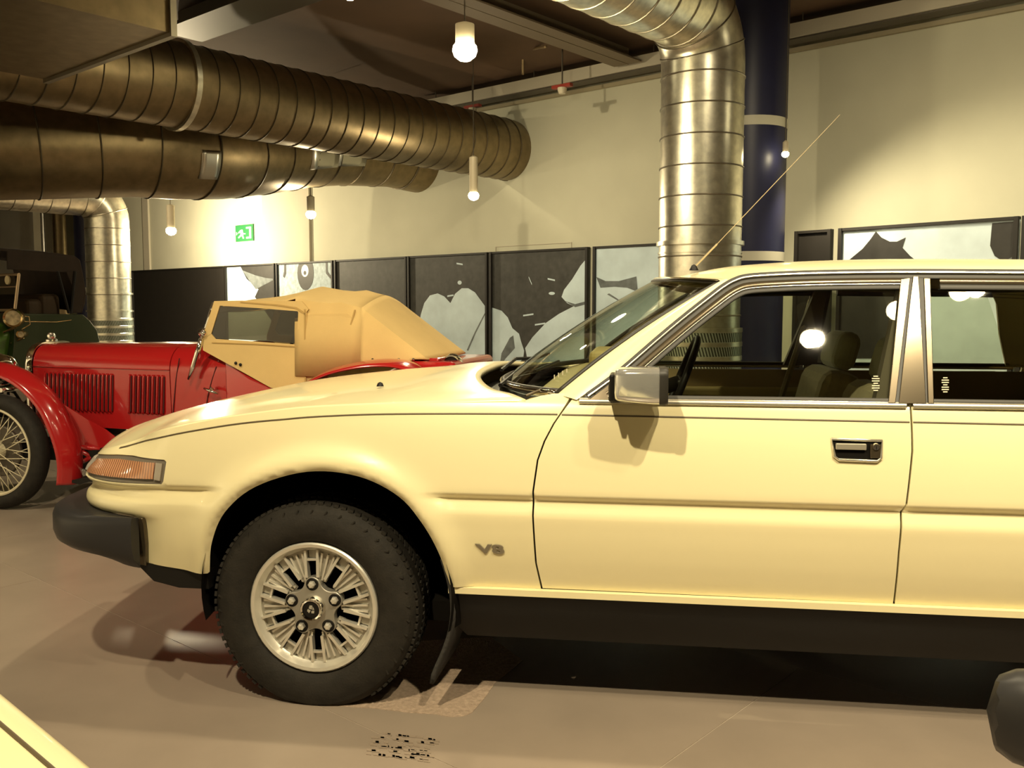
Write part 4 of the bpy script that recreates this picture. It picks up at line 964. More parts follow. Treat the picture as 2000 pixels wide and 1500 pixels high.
def seat(y, x=1.60):
    s = MB().box((x - 0.20, y, 0.46), (0.55, 0.52, 0.20)).build('front_seat', VELOUR, car, bevel=0.06)
    T = Matrix.Rotation(radians(14), 3, 'Y'); mb = MB(); mb.box(Vector((x + 0.03, y, 0.67)), (0.16, 0.50, 0.54), T); mb.build('seat_back', VELOUR, s, bevel=0.06)
    mb = MB(); mb.box(Vector((x + 0.115, y, 1.005)), (0.09, 0.30, 0.15), T); mb.build('headrest', mat('headrest_velour', (0.26, 0.25, 0.14), 0.9, sheen=0.3), s, bevel=0.04)
    mb = MB(); [mb.tube([(x + 0.09, y + d, 0.90), (x + 0.11, y + d, 0.96)], 0.006, 6) for d in (-.07, .07)]; mb.build('headrest_stay', CHROME, s)
seat(0.47); seat(1.28)
mb = MB(); mb.box((2.35, CW / 2, 0.45), (0.5, 1.35, 0.22)); o = mb.build('rear_seat', VELOUR, car, bevel=0.06)
mb = MB(); mb.box((2.62, CW / 2, 0.70), (0.16, 1.35, 0.56), Matrix.Rotation(radians(18), 3, 'Y')); mb.build('rear_seat_back', VELOUR, o, bevel=0.06)
def lining(t, v):
    x, y, z = roof(t * 0.96 + 0.03, 0.02 + 0.96 * v); return x, y, z - 0.035
MB().grid(lining, 16, 16).build('headlining', mat('headlining', (0.24, 0.19, 0.10), 0.9), car, smooth=True)
for y in (0.42, 1.18):
    mb = MB(); mb.box((1.17, y + .08, 1.21), (0.05, 0.42, 0.11), Matrix.Rotation(radians(50), 3, 'Y')); mb.build('sun_visor', TRIMBR, car, bevel=0.01)
pb = MB(); pb.prism([(1.56, 0.92), (1.70, 0.92), (1.70, 1.25), (1.66, 1.25)], lambda a, b, h: (a, up_y(b) + 0.012 + h, b), 0.04); o = pb.build('pillar_lining', mat('lining_dark', (0.05, 0.038, 0.02), 0.7), car); mirror(o)
mb = MB(); mb.tube([(1.66, 1.62, 1.20), (1.60, 1.56, 1.0), (1.48, 1.52, 0.62)], 0.014, 6); mb.build('seat_belt', mat('belt', (0.22, 0.18, 0.09), 0.7), car)

# ------------------------------------------------------------------ the red vintage sports car
RED = mat('red_paint', (0.36, 0.011, 0.012), 0.18, coat=0.8, spec=0.5)
TAN = mat('tan_canvas', (0.64, 0.46, 0.20), 0.9, noise=0.05, nscale=5, bump=0.12, bscale=350, spec=0.1)
TAND = mat('tan_binding', (0.46, 0.31, 0.12), 0.9, spec=0.1)
ANT0 = mat('red_leather', (0.10, 0.02, 0.015), 0.6)
CREAMW = mat('wheel_cream', (0.58, 0.52, 0.36), 0.4)
CELL = glass_mat('celluloid', (0.30, 0.28, 0.22), 2.0)
mh = at(-15, 883, 5.32)
MGF = Frame((mh.x, mh.y, 0), radians(13.5)); CY = 0.53
mg = empty('red_vintage_car', MGF.O, -MGF.yaw, 'red vintage open sports car with raised tan canvas hood behind the cream car', 'car')
def MP(u, v, y): return MGF.px(u, v, y)
# bonnet, scuttle and tub as lofted sections: (x, half width, bottom, shoulder z, top z)
def section(x, hw, zb, zs, zt, n=10):
    out = [(CY - hw * 0.97, zb)]
    for k in range(n + 1):
        a = pi / 2 * k / n; out.append((CY - hw * cos(a) ** 0.55, zs + (zt - zs) * sin(a) ** 0.9))
    return [(x, y, z) for y, z in out] + [(x, 2 * CY - y, z) for y, z in reversed(out[:-1])]
def loft(secs, name, m, par, smooth=40, closed=False):
    n = len(secs[0]); mb = MB(); mb.add([p for s in secs for p in s], [(i * n + k, (i + 1) * n + k, (i + 1) * n + k + 1, i * n + k + 1) for i in range(len(secs) - 1) for k in range(n - 1)] + [tuple(range(n)), tuple((len(secs) - 1) * n + k for k in range(n))])
    return mb.build(name, m, par, smooth=smooth)
hwx = lambda x: 0.205 + 0.10 * max(0, x)
xb0, xb1, xs1 = 0.02, 1.02, 1.40
loft([section(lerp(xb0, xb1, k / 8), hwx(lerp(xb0, xb1, k / 8)), 0.46, 0.80, 0.952 + 0.012 * k / 8) for k in range(9)], 'bonnet', RED, mg)
loft([section(lerp(xb1 + .006, xs1, k / 6), hwx(lerp(xb1, xs1, k / 6)), 0.40, 0.80, 0.964 + 0.01 * k / 6) for k in range(7)], 'scuttle', RED, mg)
loft([section(x, hw, 0.36, zt - 0.09, zt, 6) for x, hw, zt in ((1.402, 0.345, 0.955), (1.55, 0.36, 0.86), (1.75, 0.365, 0.78), (1.95, 0.36, 0.80), (2.25, 0.355, 0.80), (2.40, 0.35, 0.78))], 'body_tub', RED, mg)
# fold line of the bonnet and its louvres
MB().tube([(lerp(xb0, xb1, k / 8), CY - hwx(lerp(xb0, xb1, k / 8)) - 0.001, 0.815) for k in range(9)], 0.004, 6).build('bonnet_hinge', RED, mg, smooth=True)
lv = MB(); prof = [(-0.010, 0.0), (-0.006, -0.008), (0.0, -0.013), (0.006, -0.012), (0.008, 0.0)]
vs_ = []
hz = [(0.0, 0.0), (0.006, 0.7), (0.014, 1.0), (0.215, 1.0), (0.226, 0.8), (0.232, 0.0)]
for z, k in hz: vs_ += [(x, y * k, z) for x, y in prof]
lv.add(vs_, [(i * 5 + k, (i + 1) * 5 + k, (i + 1) * 5 + k + 1, i * 5 + k + 1) for i in range(5) for k in range(4)])
lvm = lv.mesh('louvre', RED, 35)
slm = MB().box((0.0115, -0.001, 0.115), (0.007, 0.004, 0.21)).mesh('louvre_slot', mat('red_shadow_gap', (0.05, 0.004, 0.004), 0.8))
for n, ua, ub in ((17, 89, 217), (8, 253, 317)):
    for k in range(n):
        u = lerp(ua, ub, k / (n - 1)); y = 0.30
        for _ in range(6): x, z = MP(u, 727, y); y = CY - hwx(x)
        o = link('louvre', lvm, mg); o.location = (x - 0.012, y - 0.0005, 0.553); o.rotation_euler = (0, radians(4), -0.1)
        o = link('louvre_slot', slm, mg); o.location = (x - 0.012, y - 0.0005, 0.556); o.rotation_euler = (0, radians(4), -0.1)
# radiator
mb = MB(); vs_ = [section(-0.045, 0.20, 0.42, 0.80, 0.955), section(-0.02, 0.212, 0.42, 0.805, 0.962), section(0.015, 0.212, 0.42, 0.805, 0.962)]
rad_ = loft(vs_, 'radiator_shell', CHROME, mg)
MB().lathe([(0, .055), (.018, .052), (.026, .035), (.022, .02), (.034, .012), (.034, 0)], 20, 'z', (-0.015, CY, 0.958)).build('radiator_cap', CHROME, rad_, smooth=40)
mb = MB(); mb.box((-0.048, CY, 0.64), (0.006, 0.34, 0.40)); mb.build('radiator_core', BLACK, rad_)
for s in (-1, 1):
    h = MB().lathe([(0.0, 0.10), (0.05, 0.095), (0.085, 0.06), (0.098, 0.0), (0.102, -0.015), (0.09, -0.02), (0, -0.025)], 28, 'x', (-0.10, CY + s * 0.34, 0.80)); h.build('headlamp', CHROME, mg, smooth=40)
mb = MB(); mb.tube([(-0.08, CY - 0.36, 0.68), (-0.08, CY + 0.36, 0.68)], 0.014, 8); mb.build('lamp_bar', CHROME, mg)
# wheels
def wire_wheel(par, loc, spokes=True, flip=False):
    w_ = MB().lathe([(0.243, 0.0), (0.250, -0.006), (0.258, -0.004), (0.259, 0.006), (0.246, 0.02), (0.240, 0.05), (0.246, 0.08), (0.259, 0.09)], 64, 'y').build('wheel', CREAMW, par, smooth=40)
    w_.location = loc
    if flip: w_.rotation_euler = (0, 0, pi)
    tb = MB().lathe([(0.252, 0.008), (0.266, -0.006), (0.290, -0.012), (0.312, -0.006), (0.325, 0.008), (0.333, 0.02), (0.3375, 0.045), (0.333, 0.07), (0.312, 0.096), (0.28, 0.10), (0.25, 0.08)], 72, 'y'); tb.v = [(x, y, max(z, -loc[2] + .0005)) for x, y, z in tb.v]
    tb.build('tyre', RUBBER, w_, smooth=50)
    MB().lathe([(0, -0.055), (0.022, -0.055), (0.030, -0.045), (0.034, -0.02), (0.05, 0.0), (0.055, 0.06), (0.0, 0.06)], 24, 'y').build('hub', CREAMW, w_, smooth=40)
    MB().lathe([(0.0, 0.065), (0.15, 0.065), (0.15, 0.05), (0.145, 0.045), (0, 0.045)], 32, 'y').build('brake_drum', M_DARKMET, w_, smooth=40)
    if spokes:
        me = [MB().tube([(0.045, yy, dz), (0.245, y2, 0)], 0.0028, 5).mesh('spoke', CREAMW, True) for yy, y2, dz in ((-0.02, 0.02, 0.03), (-0.02, 0.02, -0.03), (0.05, 0.04, 0.035), (0.05, 0.04, -0.035))]
        for k in range(48):
            o = link('spoke', me[k % 4], w_); o.rotation_euler = (0, 2 * pi * k / 48, 0)
    return w_
wire_wheel(mg, (0, 0.0, 0.3385)); wire_wheel(mg, (2.18, 0.0, 0.3385), False)
wire_wheel(mg, (0, 2 * CY, 0.3385), False, True); wire_wheel(mg, (2.18, 2 * CY, 0.3385), False, True)
# swept front wing (a real curved plate), valance and stays
wp = spline([(-0.42, 0.50), (-0.33, 0.66), (-0.18, 0.78), (0.0, 0.815), (0.14, 0.785), (0.27, 0.71), (0.375, 0.60), (0.44, 0.47), (0.475, 0.36), (0.485, 0.27), (0.475, 0.17)], 5)
def wingf(t, v):
    f = t * (len(wp) - 1); i = min(int(f), len(wp) - 2); k = f - i; x, z = lerp(wp[i][0], wp[i + 1][0], k), lerp(wp[i][1], wp[i + 1][1], k)
    dx, dz = wp[i + 1][0] - wp[i][0], wp[i + 1][1] - wp[i][1]; L = hypot(dx, dz); nx, nz = -dz / L, dx / L
    h = 0.045 * (1 - (2 * v - 1) ** 2) - 0.02 * (1 - v) ** 3
    return x + nx * h, lerp(-0.04, 0.15, v), z + nz * h
fw = MB().grid(wingf, 50, 10).build('front_wing', RED, mg, smooth=True); s = fw.modifiers.new('t', 'SOLIDIFY'); s.thickness = 0.008
c_ = fw.copy(); COL.objects.link(c_); c_.parent = mg; c_.scale = (1, -1, 1); c_.location = (0, 2 * CY, 0)
va = [MP(u, v, 0.2) for u, v in ((70, 757), (100, 775), (130, 798), (165, 823), (195, 842), (218, 862), (232, 880), (150, 878), (118, 850), (95, 800))]
MB().prism(va, lambda a, b, h: (a, 0.20 + h + 0.15 * max(0, (a - .2)), b), 0.006).build('wing_valance', RED, mg)
for a, b in (((150, 872), (212, 880)), ((150, 906), (205, 882)), ((150, 876), (200, 906))):
    (xa_, za_), (xb_, zb_) = MP(*a, 0.18), MP(*b, 0.28); MB().tube([(xa_, 0.18, za_), (xb_, 0.28, zb_)], 0.014, 8).build('wing_stay', RED, mg, smooth=True)
mb = MB(); mb.box((1.15, CY, 0.30), (2.7, 0.62, 0.07)); mb.box((1.2, CY, 0.24), (1.9, 0.30, 0.10)); mb.build('chassis', BLACK, mg)
mb = MB(); mb.tube([(0, 0.05, .338), (0, 2 * CY - .05, .338)], 0.03, 10); mb.tube([(2.18, 0.05, .338), (2.18, 2 * CY - .05, .338)], 0.04, 10); mb.build('axle', BLACK, mg)
mb = MB(); mb.tube([(-0.35, 0.26, .30), (0.0, 0.26, .27), (0.55, 0.26, .33)], 0.022, 8); mb.build('front_spring', BLACK, mg)
mb = MB(); mb.prism([(0.46, 0.185), (0.56, 0.17), (0.62, 0.19), (1.75, 0.23), (1.75, 0.25), (0.6, 0.21)], lambda a, b, h: (a, 0.02 + h, b), 0.18); mb.build('running_board', BLACK, mg)
# rear wing
rw = spline([(1.74, 0.40), (1.80, 0.58), (1.92, 0.72), (2.08, 0.815), (2.28, 0.865), (2.46, 0.875), (2.58, 0.84), (2.67, 0.74), (2.72, 0.56)], 5)
def rwf(t, v):
    f = t * (len(rw) - 1); i = min(int(f), len(rw) - 2); k = f - i; x, z = lerp(rw[i][0], rw[i + 1][0], k), lerp(rw[i][1], rw[i + 1][1], k)
    return x, lerp(-0.05, 0.20, v), z + 0.03 * (1 - (2 * v - 1) ** 2)
fw = MB().grid(rwf, 40, 8).build('rear_wing', RED, mg, smooth=True); s = fw.modifiers.new('t', 'SOLIDIFY'); s.thickness = 0.008
c_ = fw.copy(); COL.objects.link(c_); c_.parent = mg; c_.scale = (1, -1, 1); c_.location = (0, 2 * CY, -0.06)
mb = MB(); mb.box((2.62, CY, 0.70), (0.26, 0.80, 0.38)); mb.build('fuel_tank', RED, mg, bevel=0.03)
tx, tz = MP(847, 704, 0.25); mb = MB(); mb.box((tx, 0.30, tz - 0.02), (0.09, 0.20, 0.07)); mb.build('tail_box', RED, mg, bevel=0.01)
tx, tz = MP(884, 712, 0.3); mb = MB(); mb.lathe([(0.052, -.03), (0.060, 0.0), (0.052, .03), (0.045, .03), (0.045, -.03)], 28, 'y', (tx, 0.3, tz), closed=True); tl_ = mb.build('tail_lamp', CHROME, mg, smooth=40)
MB().lathe([(0, -.02), (.045, -.02), (.045, .03), (0, .03)], 24, 'y', (tx, 0.3, tz)).build('lamp_glass', BLACK, tl_, smooth=40)
mb = MB(); mb.tube([(2.6, 0.30, 0.72), (tx, 0.30, tz - .05)], 0.012, 6); mb.build('lamp_bracket', BLACK, mg)
# tan hood: ridge profile traced, sides stretched down to the body
HY = 0.165
ridge = [(MP(u, v, lerp(HY, 0.26, min(1, (u - 421) / 160)))[0], MP(u, v, lerp(HY + .02, CY, min(1, (u - 421) / 110)))[1]) for u, v in ((421, 588), (440, 583), (470, 581), (510, 577), (545, 571), (570, 565), (590, 560), (606, 563), (630, 567), (655, 569), (678, 567), (696, 572), (718, 577))]
def hsec(x, zt, zb, ys, n=8, drop=0.06, val=None):
    out = [(ys - 0.015, zb), (ys - 0.008, lerp(zb, zt, .5) if val is None else zt - drop - val), (ys + 0.01, zt - drop)]
    for k in range(1, n + 1):
        a = pi / 2 * k / n; out.append((ys + 0.01 + (CY - ys - 0.01) * sin(a), zt - drop + drop * (1 - cos(a)) ** 0.5 if False else zt - drop * (1 - sin(a)) ** 1.5))
    return [(x, y, z) for y, z in out] + [(x, 2 * CY - y, z) for y, z in reversed(out[:-1])]
secs = []
for i, (x, z) in enumerate(ridge):
    dr_ = lerp(0.035, 0.07, min(1, i / 5)); secs.append(hsec(x, z, 0.80, HY + 0.012 * (1 - min(1, i / 8)), drop=dr_, val=0.03 if i <= 5 else None))
loft_secs = secs
n = len(secs[0]); mb = MB(); k0 = 2
fsl = []
for i in range(len(secs) - 1):
    for k in range(n - 1):
        if i < 6 and (k < 1 or k >= n - 2 or (i == 5 and k in (1, n - 3))): continue           # side-screen openings are filled below
        fsl.append((i * n + k, (i + 1) * n + k, (i + 1) * n + k + 1, i * n + k + 1))
mb.add([p for s in secs for p in s], fsl)
hood = mb.build('canvas_hood', TAN, mg, smooth=55); sm = hood.modifiers.new('t', 'SOLIDIFY'); sm.thickness = 0.006; sm.offset = -1
# rear quarter and back panel of the hood
x_l, z_l = ridge[-1]; tail = MP(840, 704, HY)
def back(t, v):
    q = min(1.0, abs(2 * v - 1)); f = secs[-1]; 
    # walk the last section from near bottom over the top to far bottom
    pos = v * (n - 1); i = min(int(pos), n - 2); k = pos - i; a = Vector(f[i]).lerp(Vector(f[i + 1]), k)
    side = Vector((lerp(a.x, tail[0], 1), 0, 0))
    h = (a.z - 0.80) / (z_l - 0.80); e = Vector((lerp(2.30, tail[0] + 0.01, h ** 0.5), lerp(HY + 0.0, 2 * CY - HY, (a.y - HY) / (2 * (CY - HY))), lerp(0.80, 0.90, min(1, h * 3))))
    return a.lerp(e, t)
hb_ = MB().grid(back, 14, (n - 1) * 2).build('hood_back', TAN, mg, smooth=55); sm = hb_.modifiers.new('t', 'SOLIDIFY'); sm.thickness = 0.006
wq = [MP(u, v, HY + 0.06) for u, v in ((752, 640), (760, 638), (777, 651), (797, 672), (793, 676), (770, 662))]
MB().prism(wq, lambda a, b, h: (a, HY + 0.065 - h, b), 0.02).build('rear_window', CELL, mg)
# side screen
def ss(pts, name, m, y0, th, par=None):
    q = [MP(u, v, y0) for u, v in pts]; return MB().prism(q, lambda a, b, h: (a, y0 - h, b), th).build(name, m, par or mg)
yS = HY + 0.004
fr_out = [(421, 590), (470, 590), (540, 594), (580, 600), (592, 612), (598, 680), (598, 760), (530, 758), (480, 730), (447, 712), (396, 684), (396, 660)]
fr_in = [(431, 598), (508, 602), (580, 607), (584, 612), (581, 671), (500, 665), (422, 661), (414, 651)]
# frame built as four bars round the window plus lower flap
sc_ = ss([(396, 664), (414, 652), (422, 662), (500, 667), (582, 673), (598, 673), (598, 770), (530, 757), (480, 729), (447, 711), (398, 684)], 'side_screen', TAN, yS, 0.008)
ss([(420, 588), (431, 597), (414, 652), (396, 664)], 'screen_bar', TAN, yS, 0.009, sc_)
ss([(420, 588), (470, 587), (540, 588), (590, 588), (604, 604), (598, 612), (584, 608), (508, 602), (431, 597)], 'screen_bar', TAN, yS, 0.009, sc_)
ss([(576, 597), (600, 606), (600, 676), (581, 674), (584, 610)], 'screen_bar', TAN, yS, 0.009, sc_)
ss(fr_in, 'window_pane', CELL, yS - 0.002, 0.002, sc_)
for pl in ([(594, 604), (597, 604), (598, 765), (595, 765)], [(414, 668), (500, 671), (598, 677), (598, 679), (500, 673), (414, 670)], [(470, 589), (540, 594), (580, 600), (596, 611), (598, 617), (594, 614), (578, 603), (540, 597), (470, 591)]):
    ss(pl, 'canvas_binding', TAND, yS - 0.009, 0.003, sc_)
qs = QS = ss([(598, 614), (640, 612), (680, 612), (700, 630), (738, 690), (746, 708), (715, 712), (680, 722), (655, 738), (645, 770), (598, 770)], 'hood_quarter', TAN, yS + 0.004, 0.006)
ss([(692, 605), (695, 605), (668, 700), (657, 735), (655, 735), (665, 700)], 'canvas_binding', TAND, yS - 0.003, 0.003, qs)
for o_ in (sc_, QS):
    c_ = o_.copy(); COL.objects.link(c_); c_.scale = (1, -1, 1); c_.location = (0, 2 * CY, 0)
    for ch in [q for q in bpy.data.objects if q.parent == o_]:
        d_ = ch.copy(); COL.objects.link(d_); d_.parent = c_
mb = MB(); mb.box((2.05, CY, 0.80), (0.14, 0.62, 0.40), Matrix.Rotation(radians(15), 3, 'Y')); mb.build('seat_back', ANT0, mg, bevel=0.04)
mb = MB(); mb.tube([(1.62 + 0.05 * cos(a), CY + 0.18 + 0.18 * sin(a), 0.93 + 0.17 * cos(a)) for a in [2 * pi * k / 28 for k in range(28)]], 0.010, 8, closed=True); mb.build('steering_wheel', BLACK, mg, smooth=True)
for u, v in ((729, 702), (780, 702), (808, 702), (462, 709), (471, 712), (676, 718)):
    x, z = MP(u, v, HY); MB().lathe([(0, -.008), (.007, -.006), (.009, 0)], 10, 'y', (x, HY - 0.008, z)).build('press_stud', CHROME if u > 500 else BLACK, mg, smooth=True)
# chrome windscreen post and strut
def mtube(name, pts, r, m, y):
    q = [MP(u, v, y) for u, v in pts]; return MB().tube([(a, y, b) for a, b in q], r, 10).build(name, m, mg, smooth=True)
mtube('windscreen_strut', [(393, 662), (386, 690), (378, 715), (368, 741)], [0.012, 0.018, 0.016, 0.008], CHROME, HY - 0.01)
mtube('windscreen_post', [(418, 592), (408, 625), (398, 655), (392, 664)], 0.012, CHROME, HY + 0.02)
x, z = MP(398, 650, HY); mb = MB(); mb.lathe([(0, -.03), (.02, -.024), (.026, 0), (.02, .02), (0, .02)], 14, 'y', (x, HY, z)); mb.build('strut_bracket', CHROME, mg, smooth=True)
gx = [MP(418, 592, HY), MP(395, 662, HY)]
mb = MB(); mb.add([(gx[0][0], HY + .02, gx[0][1]), (gx[1][0], HY + .02, gx[1][1]), (gx[1][0], 2 * CY - HY, gx[1][1]), (gx[0][0], 2 * CY - HY, gx[0][1])], [(0, 1, 2, 3)]); mb.build('windscreen', SCREEN, mg)
# door handle, door line
x, z = MP(418, 762, CY - 0.36); mb = MB(); mb.tube([(x - 0.04, CY - 0.395, z + 0.012), (x, CY - 0.40, z), (x + 0.045, CY - 0.39, z - 0.016)], [0.006, 0.010, 0.005], 8); mb.tube([(x + .005, CY - 0.40, z), (x + .005, CY - 0.34, z + .01)], 0.009, 8); mb.tube([(x + .004, CY - 0.395, z), (x + 0.006, CY - 0.395, z + 0.022)], 0.005, 6); mb.build('door_handle', CHROME, mg, smooth=True)
for pl in ([(347, 700), (340, 740), (334, 800), (332, 830)], [(424, 716), (414, 745), (406, 775), (402, 800), (402, 830)]):
    q = [MP(u, v, CY - 0.33) for u, v in pl]; MB().tube([(a, CY - hwx(min(a, 1.5)) * 0.985 - 0.004, b) for a, b in q], 0.003, 6).build('panel_seam', mat('red_shadow_gap', (0.05, 0.004, 0.004), 0.8), mg)

# ------------------------------------------------------------------ the green veteran tourer
VGRN = mat('veteran_green', (0.10, 0.23, 0.03), 0.3, coat=0.6); VDK = mat('veteran_dark_green', (0.022, 0.036, 0.010), 0.3, coat=0.5)
HOODB = mat('hood_black', (0.030, 0.018, 0.011), 0.85, noise=0.2, nscale=8); BRASS = mat('brass', (0.72, 0.52, 0.26), 0.25, 1.0)
ANT = mat('interior_leather', (0.055, 0.032, 0.014), 0.7)
vo_ = at(38, 620, 8.6)
VF = Frame((vo_.x, vo_.y, 0), radians(-56))
vt = empty('green_veteran_car', VF.O, -VF.yaw, 'green veteran touring car with black folding hood at the left edge', 'car')
def VP(u, v, y=0.0): return VF.px(u, v, y)
VW = 1.25
def vpoly(name, pts, m, y, th, par=None, bev=0.01):
    q = [VP(u, v, y) for u, v in pts]; return MB().prism(q, lambda a, b, h: (a, y + h, b), th).build(name, m, par or vt, bevel=bev)
# hood: roof skin, valance, rear quarter, back
hp = [(20, 488), (60, 491), (110, 495), (146, 500), (156, 508), (161, 530), (168, 570), (166, 592), (160, 612)]
q = [VP(u, v) for u, v in hp]; q = [(q[0][0] - 0.25, q[0][1])] + q
def vh(t, v):
    f = t * (len(q) - 1); i = min(int(f), len(q) - 2); k = f - i; x, z = lerp(q[i][0], q[i + 1][0], k), lerp(q[i][1], q[i + 1][1], k); return x, lerp(0, VW, v), z + 0.05 * sin(pi * v)
hd = MB().grid(vh, 27, 8).build('folding_hood', HOODB, vt, smooth=True); s = hd.modifiers.new('t', 'SOLIDIFY'); s.thickness = 0.015
vpoly('hood_side', [(14, 489), (60, 492), (146, 501), (155, 512), (160, 530), (120, 532), (50, 528), (14, 526)], HOODB, 0.0, 0.012)
vpoly('hood_side', [(128, 528), (160, 528), (167, 570), (165, 592), (159, 611), (140, 611), (146, 570)], HOODB, 0.0, 0.012)
for a, b in (((112, 530), (134, 612)), ((146, 530), (138, 612))):
    (xa_, za_), (xb_, zb_) = VP(*a), VP(*b); MB().tube([(xa_, -0.005, za_), (xb_, -0.005, zb_)], 0.014, 6).build('hood_iron', BLACK, vt)
xf_, zf_ = VP(38, 606); xr_, zr_ = VP(160, 612); xe_, ze_ = VP(190, 650)
# body tub, inner seats, tail
vpoly('body_side', [(36, 612), (162, 614), (176, 626), (190, 645), (200, 690), (200, 760), (20, 760), (30, 640)], VDK, -0.02, VW + 0.04)
vpoly('coach_line', [(45, 627), (110, 628), (140, 624), (140, 626), (110, 630), (45, 629)], BRASS, -0.032, 0.012)
mb = MB(); mb.box((xr_ - 0.25, VW / 2, zr_ + 0.06), (0.20, VW - 0.2, 0.26)); mb.box(((xf_ + xr_) / 2 - .1, VW / 2, zr_ + 0.03), (0.16, VW - 0.2, 0.22)); mb.build('seat_back', ANT, vt, bevel=0.05)
bl_ = 1.05
mb = MB(); mb.prism([(0.10, 0.55), (0.06, 0.92), (0.18, 1.03), (VW / 2, 1.06), (VW - 0.18, 1.03), (VW - 0.06, 0.92), (VW - 0.10, 0.55)], lambda a, b, h: (xf_ - 0.04 - h, a + 0.10 * (h / bl_) * (1 if a < VW / 2 else -1), b - 0.05 * h), bl_); mb.build('bonnet', VGRN, vt, bevel=0.03)
mb = MB(); mb.box((xf_ - bl_ - 0.09, VW / 2, 0.74), (0.10, 0.62, 0.52)); mb.build('radiator', BRASS, vt, bevel=0.03)
# mudguards
for y0, y1 in ((-0.22, 0.10), (VW - 0.10, VW + 0.22)):
    mp_ = spline([(xf_ - 1.45, 0.62), (xf_ - 1.30, 0.82), (xf_ - 1.05, 0.90), (xf_ - 0.78, 0.82), (xf_ - 0.50, 0.58), (xf_ - 0.2, 0.40)], 5)
    mb = MB(); mb.grid(lambda t, v: (mp_[round(t * (len(mp_) - 1))][0], lerp(y0, y1, v), mp_[round(t * (len(mp_) - 1))][1] + 0.03 * sin(pi * v)), len(mp_) - 1, 6)
    fg_ = mb.build('mudguard', BLACK, vt, smooth=True); s = fg_.modifiers.new('t', 'SOLIDIFY'); s.thickness = 0.012
# windscreen frame with a pale disc
VFR = mat('screen_frame', (0.62, 0.46, 0.30), 0.35, 0.7)
zs_ = [VP(38, v)[1] for v in (536, 560, 606)]; xs_ = [VP(37, 536)[0], VP(34, 560)[0], VP(29, 606)[0]]
MB().tube([(xs_[0], 0, zs_[0]), (xs_[2], 0, zs_[2])], 0.014, 8).build('screen_frame', VFR, vt)
MB().tube([(xs_[0], VW, zs_[0]), (xs_[2], VW, zs_[2])], 0.014, 8).build('screen_frame', VFR, vt)
for k in range(3): MB().tube([(xs_[k], 0, zs_[k]), (xs_[k], VW, zs_[k])], 0.014 if k != 1 else 0.007, 8).build('screen_frame', VFR, vt)
mb = MB(); mb.add([(xs_[0], 0, zs_[0]), (xs_[2], 0, zs_[2]), (xs_[2], VW, zs_[2]), (xs_[0], VW, zs_[0])], [(0, 1, 2, 3)]); mb.build('screen_pane', glass_mat('veteran_glass', (0.30, 0.25, 0.19), 1.0), vt)
dd_ = on_plane(16, 547, VF.w(xs_[0] - 0.02, 0, 0), VF.ex) - VF.O; yd_ = dd_.dot(VF.ey)
MB().lathe([(0, -.012), (.042, -.012), (.044, 0), (0, 0)], 24, 'x', (xs_[0] - 0.02, yd_, dd_.z)).build('licence_disc', mat('disc_cream', (0.80, 0.68, 0.42), 0.6), vt, smooth=40)
# lamps facing forward
def vlamp(u, v, r, name, y):
    x, z = VP(u, v, y); e = MB().lathe([(r * .80, -.02), (r, -.03), (r * 1.04, -.01), (r, .02), (r * .8, .09), (0, .12)], 28, 'x').build(name, BRASS, vt, smooth=40)
    e.location = (x, y, z); e.rotation_euler = (0, 0, radians(42))
    MB().lathe([(0, -.018), (r * .82, -.018)], 24, 'x').build('lamp_glass', mat('lamp_glass_amber', (0.30, 0.24, 0.15), 0.1, 0.6, noise=0.5, nscale=20), e)
    MB().tube([(.05, 0, -r), (.07, .12, -r - .05)], 0.01, 6).build('lamp_bracket', BRASS, e); return x, z
x, z = vlamp(27, 621, 0.085, 'side_lamp', -0.12); MB().tube([(x + .07, -.10, z + .02), (x + .16, -.08, z + .01), (x + .17, -.08, z - .06), (x + .10, -.06, z - .11)], 0.006, 6).build('lamp_pipe', BRASS, vt, smooth=True)
vlamp(42, 653, 0.035, 'small_lamp', -0.10)
for x_ in (xf_ - 1.02, xr_ - 0.1):
    for y_ in (-0.06, VW + 0.02):
        mb = MB(); mb.lathe([(0.30, -.03), (0.37, -.03), (0.38, 0), (0.37, .05), (0.30, .05)], 40, 'y', (x_, y_, 0.381), closed=True)
        for k in range(6): a = pi * k / 6; mb.tube([(x_ - .3 * cos(a), y_, .381 - .3 * sin(a)), (x_ + .3 * cos(a), y_, .381 + .3 * sin(a))], 0.015, 6)
        mb.build('wheel', RUBBER, vt, smooth=40)
mb = MB(); mb.box((xr_ / 2 - .5, VW / 2, 0.45), (2.6, 0.8, 0.12)); mb.build('chassis', BLACK, vt)

